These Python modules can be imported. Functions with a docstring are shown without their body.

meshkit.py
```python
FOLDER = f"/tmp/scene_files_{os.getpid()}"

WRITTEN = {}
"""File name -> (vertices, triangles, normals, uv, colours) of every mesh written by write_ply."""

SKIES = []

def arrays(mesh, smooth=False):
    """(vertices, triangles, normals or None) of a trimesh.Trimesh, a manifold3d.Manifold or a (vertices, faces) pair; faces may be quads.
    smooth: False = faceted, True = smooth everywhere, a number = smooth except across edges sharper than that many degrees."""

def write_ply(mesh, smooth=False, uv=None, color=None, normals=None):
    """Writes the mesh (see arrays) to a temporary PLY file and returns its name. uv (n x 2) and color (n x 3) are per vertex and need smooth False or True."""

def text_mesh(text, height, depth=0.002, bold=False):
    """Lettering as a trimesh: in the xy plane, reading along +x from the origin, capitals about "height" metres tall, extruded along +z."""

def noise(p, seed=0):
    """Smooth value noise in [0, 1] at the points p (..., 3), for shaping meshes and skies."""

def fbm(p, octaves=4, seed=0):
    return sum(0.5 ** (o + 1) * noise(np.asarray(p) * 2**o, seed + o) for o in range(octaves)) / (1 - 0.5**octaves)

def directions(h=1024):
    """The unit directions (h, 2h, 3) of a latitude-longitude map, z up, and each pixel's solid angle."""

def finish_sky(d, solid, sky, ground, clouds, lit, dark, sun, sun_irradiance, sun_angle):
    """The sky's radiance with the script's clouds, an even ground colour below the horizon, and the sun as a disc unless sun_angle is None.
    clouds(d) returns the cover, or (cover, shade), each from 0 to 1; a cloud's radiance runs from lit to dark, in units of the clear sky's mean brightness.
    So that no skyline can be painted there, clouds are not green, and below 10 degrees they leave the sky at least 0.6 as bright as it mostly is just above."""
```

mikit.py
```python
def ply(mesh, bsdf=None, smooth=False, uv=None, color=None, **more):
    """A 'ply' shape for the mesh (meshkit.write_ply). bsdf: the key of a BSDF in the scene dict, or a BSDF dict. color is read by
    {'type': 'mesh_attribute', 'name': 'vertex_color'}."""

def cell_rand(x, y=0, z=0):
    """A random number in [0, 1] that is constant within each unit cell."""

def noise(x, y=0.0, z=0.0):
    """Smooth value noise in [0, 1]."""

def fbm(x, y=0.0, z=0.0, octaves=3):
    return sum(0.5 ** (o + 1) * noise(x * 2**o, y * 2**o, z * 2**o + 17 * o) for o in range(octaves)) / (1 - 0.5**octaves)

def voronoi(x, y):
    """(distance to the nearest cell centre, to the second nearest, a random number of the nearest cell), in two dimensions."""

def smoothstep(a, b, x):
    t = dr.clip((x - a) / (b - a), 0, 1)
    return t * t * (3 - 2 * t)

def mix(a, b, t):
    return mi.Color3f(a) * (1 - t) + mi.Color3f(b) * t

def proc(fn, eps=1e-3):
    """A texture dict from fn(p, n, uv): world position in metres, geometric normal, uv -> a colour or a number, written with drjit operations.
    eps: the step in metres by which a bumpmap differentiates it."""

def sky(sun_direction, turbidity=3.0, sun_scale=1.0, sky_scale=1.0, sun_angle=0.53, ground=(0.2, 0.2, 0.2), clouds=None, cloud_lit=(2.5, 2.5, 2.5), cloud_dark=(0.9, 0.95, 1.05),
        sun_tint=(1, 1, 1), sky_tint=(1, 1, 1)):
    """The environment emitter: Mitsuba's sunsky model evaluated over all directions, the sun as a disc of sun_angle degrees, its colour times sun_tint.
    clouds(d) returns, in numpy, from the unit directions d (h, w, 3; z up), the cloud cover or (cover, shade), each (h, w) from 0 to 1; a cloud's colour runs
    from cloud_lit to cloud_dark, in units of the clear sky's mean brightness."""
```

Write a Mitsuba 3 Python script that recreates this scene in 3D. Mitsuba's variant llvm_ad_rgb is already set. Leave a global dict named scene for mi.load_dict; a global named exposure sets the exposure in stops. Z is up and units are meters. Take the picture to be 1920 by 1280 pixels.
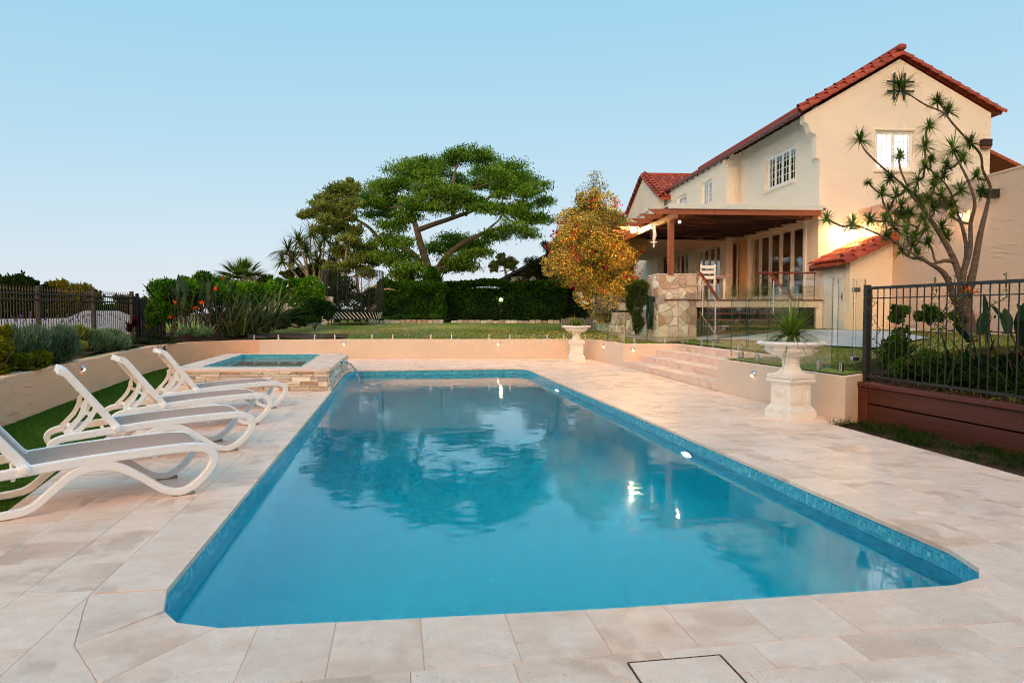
import math, numpy as np, trimesh, mitsuba as mi, drjit as dr, mikit, meshkit
from scipy.spatial import ConvexHull, Voronoi
from shapely.geometry import Polygon, LineString, Point, box as sbox
from shapely import affinity
from shapely.ops import unary_union
T = mi.ScalarTransform4f
scene, labels = {}, {}
# ---------------------------------------------------------------- camera, sky, exposure
CYAW, CPITCH = 0.165, 0.0405
scene['camera'] = {'type': 'perspective', 'fov': 72.87, 'fov_axis': 'x', 'near_clip': 0.05, 'far_clip': 6000.0,
                   'to_world': T().look_at(origin=[0, 0, 1.4], target=[math.sin(CYAW) * math.cos(CPITCH), math.cos(CYAW) * math.cos(CPITCH), 1.4 - math.sin(CPITCH)], up=[0, 0, 1])}
# late light from a veiled sun behind the camera; a thin even veil lies over the whole sky
SUN_EL = math.radians(30)
scene['sky'] = mikit.sky([-0.431 * math.cos(SUN_EL), -0.902 * math.cos(SUN_EL), math.sin(SUN_EL)], turbidity=6.0, sun_scale=0.26, sky_scale=2.75, sun_angle=36.0, sun_tint=(1.0, 0.72, 0.45), sky_tint=(1.763, 0.926, 0.310),
                         clouds=lambda d: (.70 + .22 * np.exp(-np.arcsin(d[..., 2]) / math.radians(7)), .9 * np.exp(-np.arcsin(d[..., 2]) / math.radians(7))), cloud_lit=(0.20, 0.77, 1.25), cloud_dark=(0.86, 0.91, 0.98), ground=(0.16, 0.16, 0.13))
exposure = 1.70
# ---------------------------------------------------------------- helpers
used = {}
def uniq(k):
    n = used.get(k, -1) + 1
    used[k] = n
    return k if n == 0 else '%s_%03d' % (k, n)
def thing(name, label, cat, group=None, kind=None):
    k = uniq(name)
    labels[k] = {'label': label, 'category': cat}
    if group: labels[k]['group'] = group
    if kind: labels[k]['kind'] = kind
    return k
def put(k, mesh, bsdf, smooth=False, uv=None, color=None, **more):
    if isinstance(mesh, MB):
        color = mesh.color() if color is None else color
        mesh = mesh.mesh()
    scene[k] = mikit.ply(mesh, 'mat_' + bsdf, smooth=smooth, uv=uv, color=color, **more)
    return k
def part(parent, name, mesh, bsdf, smooth=False, label=None, stuff=False, **kw):
    k = uniq(parent + '__' + name)
    put(k, mesh, bsdf, smooth, **kw)
    if label: labels.setdefault(k, {})['label'] = label
    if stuff or name in ('stems', 'branches', 'flowers', 'flower_spikes', 'stalks', 'petals'): labels.setdefault(k, {})['kind'] = 'stuff'
    return k
def solo(name, label, cat, mesh, bsdf, smooth=False, group=None, kind=None, **kw):
    return put(thing(name, label, cat, group, kind), mesh, bsdf, smooth, **kw)
def struct(name, mesh, bsdf, smooth=False, kind='structure', label=None, **kw):
    k = uniq(name)
    labels[k] = {'kind': kind}
    if label: labels[k]['label'] = label
    return put(k, mesh, bsdf, smooth, **kw)
class MB:
    def __init__(s): s.v, s.f, s.c, s.n = [], [], [], 0
    def add(s, m, col=None):
        v, f = (m.vertices, m.faces) if isinstance(m, trimesh.Trimesh) else m
        v, f = np.asarray(v, float), np.asarray(f, int)
        if f.shape[1] == 4: f = np.vstack([f[:, [0, 1, 2]], f[:, [0, 2, 3]]])
        s.v.append(v); s.f.append(f + s.n); s.n += len(v)
        if col is not None: s.c.append(np.broadcast_to(np.asarray(col, float), (len(v), 3)))
        return s
    def mesh(s): return np.vstack(s.v), np.vstack(s.f)
    def color(s): return np.vstack(s.c) if s.c and sum(map(len, s.c)) == s.n else None
def uvc(mesh, a, b=0.5): return np.tile([[a, b]], (len(mesh[0]), 1))
_pat = {}
def cbox(x0, x1, y0, y1, z0, z1, b=0.0):
    """a box, its edges chamfered by b"""
    if b <= 0:
        v = np.array([[x, y, z] for x in (x0, x1) for y in (y0, y1) for z in (z0, z1)], float)
        return v, np.array([[0, 1, 3], [0, 3, 2], [4, 6, 7], [4, 7, 5], [0, 4, 5], [0, 5, 1], [2, 3, 7], [2, 7, 6], [0, 2, 6], [0, 6, 4], [1, 5, 7], [1, 7, 3]])
    if 'c' not in _pat:
        q = []
        for sx in (-1, 1):
            for sy in (-1, 1):
                for sz in (-1, 1):
                    for k in range(3):
                        a = [.8 * sx, .8 * sy, .8 * sz]; a[k] = [sx, sy, sz][k]
                        q.append(a)
        q = np.array(q); h = ConvexHull(q); f = h.simplices.copy()
        n = np.cross(q[f[:, 1]] - q[f[:, 0]], q[f[:, 2]] - q[f[:, 0]])
        w = (n * q[f].mean(1)).sum(1) < 0
        f[w] = f[w][:, ::-1]
        _pat['c'] = (q, f)
    q, f = _pat['c']
    c = np.array([x0 + x1, y0 + y1, z0 + z1]) / 2; h = np.array([x1 - x0, y1 - y0, z1 - z0]) / 2
    b = min(b, h.min() * .9)
    return c + np.sign(q) * (h - b * (np.abs(q) < .9)), f
def rotz(m, a, c=(0, 0)):
    v = np.array(m[0], float); s, k = math.sin(a), math.cos(a)
    x, y = v[:, 0] - c[0], v[:, 1] - c[1]
    v[:, 0], v[:, 1] = c[0] + x * k - y * s, c[1] + x * s + y * k
    return v, m[1]
def move(m, t): return np.asarray(m[0]) + np.asarray(t, float), m[1]
def basis(m, o, ex, ey, ez):
    """local xyz of the mesh laid along ex, ey, ez from o"""
    return np.asarray(o, float) + np.asarray(m[0]) @ np.array([ex, ey, ez], float), m[1]
def bar(p0, p1, w, h, b=0.0, up=(0, 0, 1)):
    """a straight member from p0 to p1, w across and h high"""
    p0, p1 = np.asarray(p0, float), np.asarray(p1, float); d = p1 - p0; L = np.linalg.norm(d); d = d / L
    s = np.cross(up, d)
    s = s / np.linalg.norm(s) if np.linalg.norm(s) > 1e-6 else np.array([1., 0, 0])
    return basis(cbox(0, L, -w / 2, w / 2, -h / 2, h / 2, b), p0, d, s, np.cross(d, s))
def tube(pts, r, n=8, closed=False):
    p = np.asarray(pts, float); m = len(p); r = np.broadcast_to(np.asarray(r, float), (m,))
    t = (np.roll(p, -1, 0) - np.roll(p, 1, 0)) if closed else np.gradient(p, axis=0)
    t /= np.linalg.norm(t, axis=1, keepdims=True) + 1e-12
    a = np.cross(t[0], [0, 0, 1.]) if abs(t[0][2]) < .9 else np.cross(t[0], [1., 0, 0])
    A = np.zeros_like(p)
    for i in range(m):
        a = a - t[i] * (a @ t[i]); a = a / (np.linalg.norm(a) + 1e-12); A[i] = a
    B = np.cross(t, A); g = np.arange(n) * 2 * np.pi / n
    v = (p[:, None] + r[:, None, None] * (np.cos(g)[None, :, None] * A[:, None] + np.sin(g)[None, :, None] * B[:, None])).reshape(-1, 3)
    i, j = np.meshgrid(np.arange(m if closed else m - 1), np.arange(n), indexing='ij'); i2 = (i + 1) % m; j2 = (j + 1) % n
    q = np.stack([i * n + j, i2 * n + j, i2 * n + j2, i * n + j2], -1).reshape(-1, 4)
    f = np.vstack([q[:, [0, 1, 2]], q[:, [0, 2, 3]]])
    if not closed:
        v = np.vstack([v, p[:1], p[-1:]]); k = np.arange(n); k2 = (k + 1) % n
        f = np.vstack([f, np.stack([k, k2, k * 0 + m * n], 1), np.stack([(m - 1) * n + k2, (m - 1) * n + k, k * 0 + m * n + 1], 1)])
    return v, f
def spline(pts, n=8, closed=False):
    p = np.asarray(pts, float)
    if closed: q = np.vstack([p[-1:], p, p[:2]])
    else: q = np.vstack([2 * p[0] - p[1], p, 2 * p[-1] - p[-2]])
    out = []
    for i in range(1, len(q) - 2):
        t = np.linspace(0, 1, n, endpoint=False)[:, None]; a, b, c, d = q[i - 1], q[i], q[i + 1], q[i + 2]
        out.append(.5 * (2 * b + (c - a) * t + (2 * a - 5 * b + 4 * c - d) * t ** 2 + (3 * b - a - 3 * c + d) * t ** 3))
    out = np.vstack(out)
    return out if closed else np.vstack([out, p[-1:]])
def lathe(prof, n=48, mod=None):
    """prof: (radius, height) pairs turned about z; mod(angle, i) scales the radius"""
    g = np.arange(n) * 2 * np.pi / n; v = []
    for i, (r, z) in enumerate(prof):
        k = mod(g, i) if mod else 1.0
        v.append(np.stack([np.cos(g) * r * k, np.sin(g) * r * k, np.full(n, z)], 1))
    m = len(prof); v = np.vstack(v)
    i, j = np.meshgrid(np.arange(m - 1), np.arange(n), indexing='ij'); j2 = (j + 1) % n
    q = np.stack([i * n + j, i * n + j2, (i + 1) * n + j2, (i + 1) * n + j], -1).reshape(-1, 4)
    return v, np.vstack([q[:, [0, 1, 2]], q[:, [0, 2, 3]]])
def tri2d(poly):
    v, f = trimesh.creation.triangulate_polygon(poly, engine='earcut')
    return np.asarray(v)[:, :2], np.asarray(f)
def prism(poly, z0, z1, b=0.0, bottom=True):
    """a polygon (holes allowed) between two heights; the top edge chamfered by b where that keeps its corners"""
    if hasattr(poly, 'geoms'):
        mb = MB()
        for g in polys(poly): mb.add(prism(g, z0, z1, b, bottom))
        return mb.mesh()
    poly = poly if hasattr(poly, 'exterior') else Polygon(poly)
    mb = MB(); top, zt = poly, z1
    if b > 0:
        ins = poly.buffer(-b, join_style=2)
        if ins.geom_type == 'Polygon' and not ins.is_empty and len(ins.exterior.coords) == len(poly.exterior.coords) and not poly.interiors:
            a0, a1 = np.array(poly.exterior.coords)[:-1], np.array(ins.exterior.coords)[:-1]
            if Polygon(a0).exterior.is_ccw != Polygon(a1).exterior.is_ccw: a1 = a1[::-1]
            d = ((a0[:, None] - a1[None]) ** 2).sum(-1); a1 = a1[d.argmin(1)]; m = len(a0)
            k = np.arange(m); k2 = (k + 1) % m
            v = np.vstack([np.c_[a0, np.full(m, z1 - b)], np.c_[a1, np.full(m, z1)]])
            mb.add((v, np.vstack([np.stack([k, k2, k2 + m], 1), np.stack([k, k2 + m, k + m], 1)])))
            top, zt = Polygon(a1), z1 - b
    v, f = tri2d(top); mb.add((np.c_[v, np.full(len(v), z1)], f))
    if bottom:
        v, f = tri2d(poly); mb.add((np.c_[v, np.full(len(v), z0)], f[:, ::-1]))
    for ring in [poly.exterior, *poly.interiors]:
        a = np.array(ring.coords)[:-1]; m = len(a); k = np.arange(m); k2 = (k + 1) % m
        mb.add((np.vstack([np.c_[a, np.full(m, z0)], np.c_[a, np.full(m, zt)]]), np.vstack([np.stack([k, k2, k2 + m], 1), np.stack([k, k2 + m, k + m], 1)])))
    return mb.mesh()
def sphere(c, r, sub=2):
    m = trimesh.creation.icosphere(subdivisions=sub, radius=1.0)
    return np.asarray(m.vertices) * r + np.asarray(c, float), np.asarray(m.faces)
def polys(g): return [x for x in getattr(g, 'geoms', [g]) if x.geom_type == 'Polygon' and x.area > 1e-4]
def col(h): return [((int(h[i:i + 2], 16) / 255 + .055) / 1.055) ** 2.4 for i in (0, 2, 4)]
# foliage: everything below works on arrays of leaves
def leaves(c, d, L, W, rng, c1, c2, fold=.25, tone=None, roll=None):
    """rhombic leaves at c pointing along d; colours between c1 and c2"""
    n = len(c); d = d / (np.linalg.norm(d, axis=1, keepdims=True) + 1e-9)
    r = rng.normal(size=(n, 3)) if roll is None else roll + rng.normal(size=(n, 3)) * .35
    s = np.cross(d, r); s /= np.linalg.norm(s, axis=1, keepdims=True) + 1e-9
    nn = np.cross(s, d); L = np.broadcast_to(L, (n,))[:, None] * rng.uniform(.65, 1.25, (n, 1)); W = np.broadcast_to(W, (n,))[:, None] * rng.uniform(.7, 1.2, (n, 1))
    v = np.stack([c - d * L * .5, c + s * W * .5 - nn * W * fold, c + d * L * .5, c - s * W * .5 - nn * W * fold], 1).reshape(-1, 3)
    k = np.arange(n) * 4
    f = np.vstack([np.stack([k, k + 1, k + 2], 1), np.stack([k, k + 2, k + 3], 1)])
    t = rng.uniform(0, 1, n) if tone is None else np.clip(tone + rng.normal(size=n) * .22, 0, 1)
    cc = np.asarray(c1) * (1 - t[:, None]) + np.asarray(c2) * t[:, None]
    cc = cc * rng.uniform(.8, 1.2, (n, 1))
    return (v, f), np.repeat(cc, 4, 0)
def blob_pts(n, blobs, rng, inner=.55, lump=.25, seed=0):
    """points through ellipsoids (x, y, z, rx, ry, rz), mostly near their lumpy outsides; also the outward directions and blob numbers"""
    B = np.asarray(blobs, float); w = (B[:, 3] * B[:, 5] + B[:, 3] * B[:, 4] + B[:, 4] * B[:, 5]); i = rng.choice(len(B), n, p=w / w.sum())
    d = rng.normal(size=(n, 3)); d /= np.linalg.norm(d, axis=1, keepdims=True)
    r = inner + (1 - inner) * rng.uniform(0, 1, n) ** .6
    r = r * (1 - lump + 2 * lump * meshkit.fbm(d * 2.3 + B[i, :3] * 1.7, 3, seed))
    return B[i, :3] + d * B[i, 3:] * r[:, None], d / B[i, 3:] * B[i, 3:].mean(1, keepdims=True), i
def blades(base, dirs, L, W, rng, droop, c1, c2, seg=4, tip=.08, mid=.35, tone=None):
    """strap leaves: curved strips that rise along dirs and bend over by droop"""
    n = len(base); dirs = np.broadcast_to(np.atleast_2d(dirs), (n, 3)); L = np.broadcast_to(L, (n,)); W = np.broadcast_to(W, (n,)); droop = np.broadcast_to(droop, (n,))
    d = dirs / (np.linalg.norm(dirs, axis=1, keepdims=True) + 1e-9)
    s = np.cross(d, [0, 0, 1.]) + rng.normal(size=(n, 3)) * .08; s /= np.linalg.norm(s, axis=1, keepdims=True) + 1e-9
    t = np.linspace(0, 1, seg + 1)
    p = base[:, None] + d[:, None] * (L[:, None] * t)[..., None] + np.array([0, 0, -1.]) * (droop[:, None] * L[:, None] * t ** 2)[..., None]
    w = np.where(t < mid, .55 + .45 * t / mid, tip + (1 - tip) * (1 - (t - mid) / (1 - mid)) ** .8)
    off = s[:, None] * (W[:, None] * w * .5)[..., None]
    v = np.stack([p - off, p + off], 2).reshape(-1, 3); m = 2 * (seg + 1)
    k = (np.arange(n) * m)[:, None] + 2 * np.arange(seg)[None]; k = k.reshape(-1)
    f = np.vstack([np.stack([k, k + 1, k + 3], 1), np.stack([k, k + 3, k + 2], 1)])
    tt = rng.uniform(0, 1, n) if tone is None else np.clip(tone + rng.normal(size=n) * .2, 0, 1)
    cc = (np.asarray(c1) * (1 - tt[:, None]) + np.asarray(c2) * tt[:, None]) * rng.uniform(.8, 1.2, (n, 1))
    return (v, f), np.repeat(cc, m, 0)
def ragged_blobs(blobs, rng, k=7):
    """each clump as a smaller one with k uneven tufts round it"""
    out = []
    for b in np.asarray(blobs, float):
        out.append([*b[:3], *(b[3:] * .58)])
        for _ in range(k):
            d = rng.normal(size=3); d /= np.linalg.norm(d); s = rng.uniform(.24, .5)
            out.append([*(b[:3] + d * b[3:] * rng.uniform(.5, .88)), *(b[3:] * s * [1, 1, rng.uniform(.7, 1.2)])])
    return out
def foliage(n, blobs, L, W, seed, c1, c2, up=.35, inner=.55, lump=.25, ragged=6, fuzz=.10):
    rng = np.random.default_rng(seed)
    if ragged: blobs = ragged_blobs(blobs, rng, ragged)
    c, d, i = blob_pts(n, blobs, rng, inner, lump, seed)
    c = c + rng.normal(size=c.shape) * np.asarray(blobs, float)[i, 3:] * fuzz
    tone = rng.uniform(.1, .9, len(blobs))[i]
    d = d + rng.normal(size=d.shape) * .8 + np.array([0, 0, up])
    mb = MB(); m, cc = leaves(c, d, L, W, rng, c1, c2, tone=tone); mb.add(m, cc)
    return mb
def branch(p0, p1, r0, r1, rng, bend=.15, seg=7, sag=0.0):
    p0, p1 = np.asarray(p0, float), np.asarray(p1, float); t = np.linspace(0, 1, seg)[:, None]; L = np.linalg.norm(p1 - p0)
    o = rng.normal(size=3) * bend * L; o2 = rng.normal(size=3) * bend * L * .4
    p = p0 + (p1 - p0) * t + o * (t * (1 - t)) + o2 * np.sin(t * math.pi * 2) * .5 + np.array([0, 0, sag * L]) * (t * (1 - t)) * 4
    return p, r0 + (r1 - r0) * t[:, 0]
def grow(limbs, targets, r_tip, rng, bend=.3, sag=-.06, k=.5):
    """limbs: (points, radii) already there; each target is joined by a curved branch to the nearest wood that lies nearer the root"""
    nodes = [np.asarray(q[0]) for q in limbs]; rad = [np.asarray(q[1]) for q in limbs]; out = list(limbs); root = nodes[0][0]
    for t in sorted([np.asarray(t[:3], float) for t in targets], key=lambda t: np.linalg.norm(t - root)):
        P_, R_ = np.vstack(nodes), np.concatenate(rad)
        cost = np.linalg.norm(P_ - t, axis=1) + k * np.maximum(0, np.linalg.norm(P_ - root, axis=1) - .8 * np.linalg.norm(t - root))
        i = cost.argmin()
        p, r = branch(P_[i], t, max(min(R_[i] * .75, r_tip * 3), r_tip), r_tip, rng, bend, 8, sag)
        out.append((p, r)); nodes.append(p[2:]); rad.append(r[2:])
    return out
def wood(limbs, n=7):
    mb = MB()
    for p, r in limbs: mb.add(tube(p, r, n))
    return mb
# ---------------------------------------------------------------- materials
noise, fbm, sstep, mix, crand = mikit.noise, mikit.fbm, mikit.smoothstep, mikit.mix, mikit.cell_rand
def rgb(c): return {'type': 'rgb', 'value': list(map(float, c))}
def mat(name, base, rough=.6, spec=.4, bump=None, bscale=1.0, eps=2e-3, **kw):
    b = {'type': 'principled', 'base_color': base if isinstance(base, dict) else rgb(base), 'roughness': rough, 'specular': spec, **kw}
    if bump: b = {'type': 'bumpmap', 'height': mikit.proc(bump, eps), 'scale': float(bscale), 'bsdf': b}
    scene['mat_' + name] = {'type': 'twosided', 'bsdf': b}
def f_travertine(p, n, uv):
    a, b = uv.x * 41.0, uv.y * 67.0
    v = fbm(p.x * 2.6 + a, p.y * 5.5 + b, p.z * 4 + a, 4)
    w = fbm(p.x * 7 + b, p.y * 4.0 + a, p.z * 9, 3)
    c = mix((.84, .615, .485), (.70, .455, .325), sstep(.40, .72, v) * (.25 + .75 * uv.x))
    c = mix(c, (.86, .68, .57), sstep(.5, .75, w) * .5) * (.95 + .10 * noise(p.x * 210, p.y * 160, p.z * 120)) * (.93 + .14 * fbm(p.x * 19 + a, p.y * 27 + b, p.z * 30, 3))
    c = mix(c, (.52, .32, .22), sstep(.50, .69, fbm(p.x * 2.2 + b, p.y * 3.1 + a, 3.3, 4)) * sstep(.45, .62, w) * .6)
    pit = sstep(.86, .92, noise(p.x * 150 + a, p.y * 140, p.z * 90)) * sstep(.52, .66, fbm(p.x * 4 + a, p.y * 6 + b, 1.7, 2))
    return mix(c, (.27, .18, .13), pit * .45) * (.94 + .10 * crand(uv.x * 997, uv.y * 991))
mat('travertine', mikit.proc(f_travertine), .42, .4)
mat('grout', (.66, .50, .40), .9, .2)
def stucco(name, c, k):
    def f(p, n, uv):
        v = fbm(p.x * .9, p.y * .9, p.z * .9, 3); d = noise(p.x * 14, p.y * 14, p.z * 9)
        return mi.Color3f(*c) * (.93 + .14 * v) * (.985 + .03 * d)
    def h(p, n, uv):
        r = fbm(p.x * 7 + 3, p.y * 7, p.z * 7, 3); q = noise(p.x * 5 + p.z * 9, p.y * 5 - p.z * 9, p.z * 16)
        return r * .6 + sstep(.55, .72, q) * .5 * sstep(.45, .6, noise(p.x * 2.2, p.y * 2.2, p.z * 3 + 9))
    mat(name, mikit.proc(f), .85, .25, h, k, 6e-3)
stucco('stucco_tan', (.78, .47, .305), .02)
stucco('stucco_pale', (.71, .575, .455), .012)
stucco('stucco_buff', (.70, .50, .365), .018)
stucco('stucco_cream', (.87, .77, .63), .016)
def f_mosaic(p, n, uv):
    s = 1 / .0265; u, v = uv.x * s, uv.y * s
    r = crand(dr.floor(u) + 500, dr.floor(v) + 500, 3)
    c = mix((.010, .22, .38), (.04, .44, .54), r)
    c = mix(c, (.25, .62, .70), sstep(.86, .95, crand(dr.floor(u) + 900, dr.floor(v) + 700, 5)) * .7)
    fu, fv = u - dr.floor(u), v - dr.floor(v)
    g = dr.maximum(sstep(.42, .47, dr.abs(fu - .5)), sstep(.42, .47, dr.abs(fv - .5)))
    return mix(c, (.30, .45, .47), g * .6)
mat('mosaic', mikit.proc(f_mosaic), .18, .6)
def f_plaster(p, n, uv):
    return mi.Color3f(.03, .76, .82) * (.92 + .16 * fbm(p.x * 1.2, p.y * 1.2, p.z, 3))
mat('pool_plaster', mikit.proc(f_plaster), .7, .3)
def f_stone(p, n, uv):
    r = uv.x; v = fbm(p.x * 11 + r * 90, p.y * 11, p.z * 16 + r * 70, 4)
    c = mix((.70, .61, .49), (.60, .48, .36), sstep(.2, .45, r))
    c = mix(c, (.48, .31, .20), sstep(.5, .6, r)); c = mix(c, (.50, .39, .36), sstep(.62, .68, r)); c = mix(c, (.78, .72, .60), sstep(.74, .8, r))
    return c * (.70 + .6 * v) * (.8 + .35 * uv.y)
def h_stone(p, n, uv): return fbm(p.x * 26, p.y * 26, p.z * 26, 4)
mat('stone', mikit.proc(f_stone), .85, .25, h_stone, .02, 3e-3)
mat('mortar', (.50, .43, .34), .95, .1)
def f_tile(p, n, uv):
    v = fbm(p.x * 9 + uv.x * 50, p.y * 9, p.z * 9, 3)
    c = mix((.33, .050, .026), (.46, .095, .045), uv.x)
    c = mix(c, (.16, .035, .025), sstep(.6, .9, uv.y) * .7)
    return mix(c, (.13, .06, .045), sstep(.55, .75, v) * .55)
mat('roof_clay', mikit.proc(f_tile), .6, .35)
def f_timber(p, n, uv):
    v = fbm(p.x * 3 + p.z * 28, p.y * 3 - p.z * 22, p.z * 30, 3)
    return mix((.22, .060, .028), (.36, .125, .060), v) * (.8 + .4 * uv.x)
mat('beam_timber', mikit.proc(f_timber), .55, .35)
def f_jarrah(p, n, uv):
    v = fbm(p.x * 1.6 + p.z * 30, p.y * 1.6, p.z * 44, 4)
    return mix((.050, .012, .008), (.150, .036, .020), v) * (.8 + .4 * uv.x)
mat('sleeper_timber', mikit.proc(f_jarrah), .45, .4)
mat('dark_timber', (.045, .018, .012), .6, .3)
mat('rail_timber', (.16, .035, .022), .35, .45)
mat('deck_timber', (.12, .045, .028), .5, .4)
def f_weather(p, n, uv): return mix((.20, .17, .14), (.40, .35, .30), fbm(p.x * 8, p.y * 8, p.z * 30, 3))
mat('weathered_timber', mikit.proc(f_weather), .9, .2)
mat('fence_metal', (.022, .021, .020), .4, .5)
mat('bronze_metal', (.036, .031, .026), .4, .5)
mat('panel_metal', (.010, .013, .018), .55, .4)
scene['mat_steel'] = {'type': 'twosided', 'bsdf': {'type': 'roughconductor', 'material': 'Cr', 'alpha': .16}}
mat('white_resin', (.88, .88, .87), .32, .5)
def f_sling(p, n, uv):
    return mi.Color3f(.42, .29, .235) * (.90 + .14 * crand(dr.floor(uv.x * 420), dr.floor(uv.y * 420)))
mat('sling_fabric', mikit.proc(f_sling), .8, .3)
mat('foot_rubber', (.25, .23, .21), .8, .2)
def f_cast(p, n, uv):
    v = fbm(p.x * 9, p.y * 9, p.z * 9, 4)
    c = mix((.82, .80, .75), (.73, .70, .63), sstep(.5, .75, v))
    return mix(c, (.36, .32, .26), sstep(.68, .82, fbm(p.x * 16, p.y * 16, p.z * 7 + 4, 3)) * .25)
def h_cast(p, n, uv): return fbm(p.x * 40, p.y * 40, p.z * 40, 3)
mat('cast_stone', mikit.proc(f_cast), .75, .3, h_cast, .004, 2e-3)
mat('gutter_paint', (.13, .022, .016), .4, .4)
def f_gnarl(p, n, uv): return mix((.055, .042, .034), (.20, .155, .12), fbm(p.x * 9, p.y * 9, p.z * 26, 4))
mat('gnarled_bark', mikit.proc(f_gnarl), .9, .2, lambda p, n, uv: fbm(p.x * 18, p.y * 18, p.z * 60, 2), .02, 4e-3)
def f_soil(p, n, uv): return mix((.030, .018, .012), (.085, .050, .032), fbm(p.x * 18, p.y * 18, p.z * 18, 3))
mat('soil', mikit.proc(f_soil), .95, .1)
def f_lawn(p, n, uv):
    v = fbm(p.x * .45, p.y * .45, 0.3, 4); w = fbm(p.x * 9, p.y * 5, 2.0, 3)
    c = mix((.115, .165, .030), (.25, .24, .060), sstep(.38, .66, v))
    return mix(c, (.26, .20, .075), sstep(.52, .78, fbm(p.x * .8 + 7, p.y * .8, 1, 4)) * .7) * (.65 + .7 * w)
mat('lawn', mikit.proc(f_lawn), .95, .1)
def f_turf(p, n, uv): return mix((.034, .075, .006), (.080, .150, .014), fbm(p.x * 22, p.y * 22, 0, 3)) * (.75 + .5 * fbm(p.x * 1.4, p.y * 1.4, 3, 3))
mat('turf', mikit.proc(f_turf), .95, .1)
def f_path(p, n, uv): return mi.Color3f(.36, .38, .40) * (.85 + .3 * fbm(p.x * 6, p.y * 6, p.z, 3))
mat('concrete', mikit.proc(f_path), .8, .3)
def f_far(p, n, uv): return mix((.05, .08, .025), (.12, .11, .05), fbm(p.x * .05, p.y * .05, 0, 4))
mat('far_ground', mikit.proc(f_far), .95, .1)
def f_bark(p, n, uv): return mix((.10, .075, .055), (.30, .235, .175), fbm(p.x * 6, p.y * 6, p.z * 14, 4))
def h_bark(p, n, uv): return fbm(p.x * 14, p.y * 14, p.z * 30, 3)
mat('bark', mikit.proc(f_bark), .9, .2, h_bark, .03, 5e-3)
mat('pale_bark', (.34, .28, .21), .9, .2)
mat('dark_bark', (.07, .05, .035), .9, .2)
scene['mat_leaf'] = {'type': 'principledthin', 'base_color': {'type': 'mesh_attribute', 'name': 'vertex_color'}, 'roughness': .5, 'diff_trans': .7, 'eta': 1.35}
mat('petal', {'type': 'mesh_attribute', 'name': 'vertex_color'}, .6, .3)
mat('white_paint', (.86, .87, .85), .45, .4)
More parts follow.
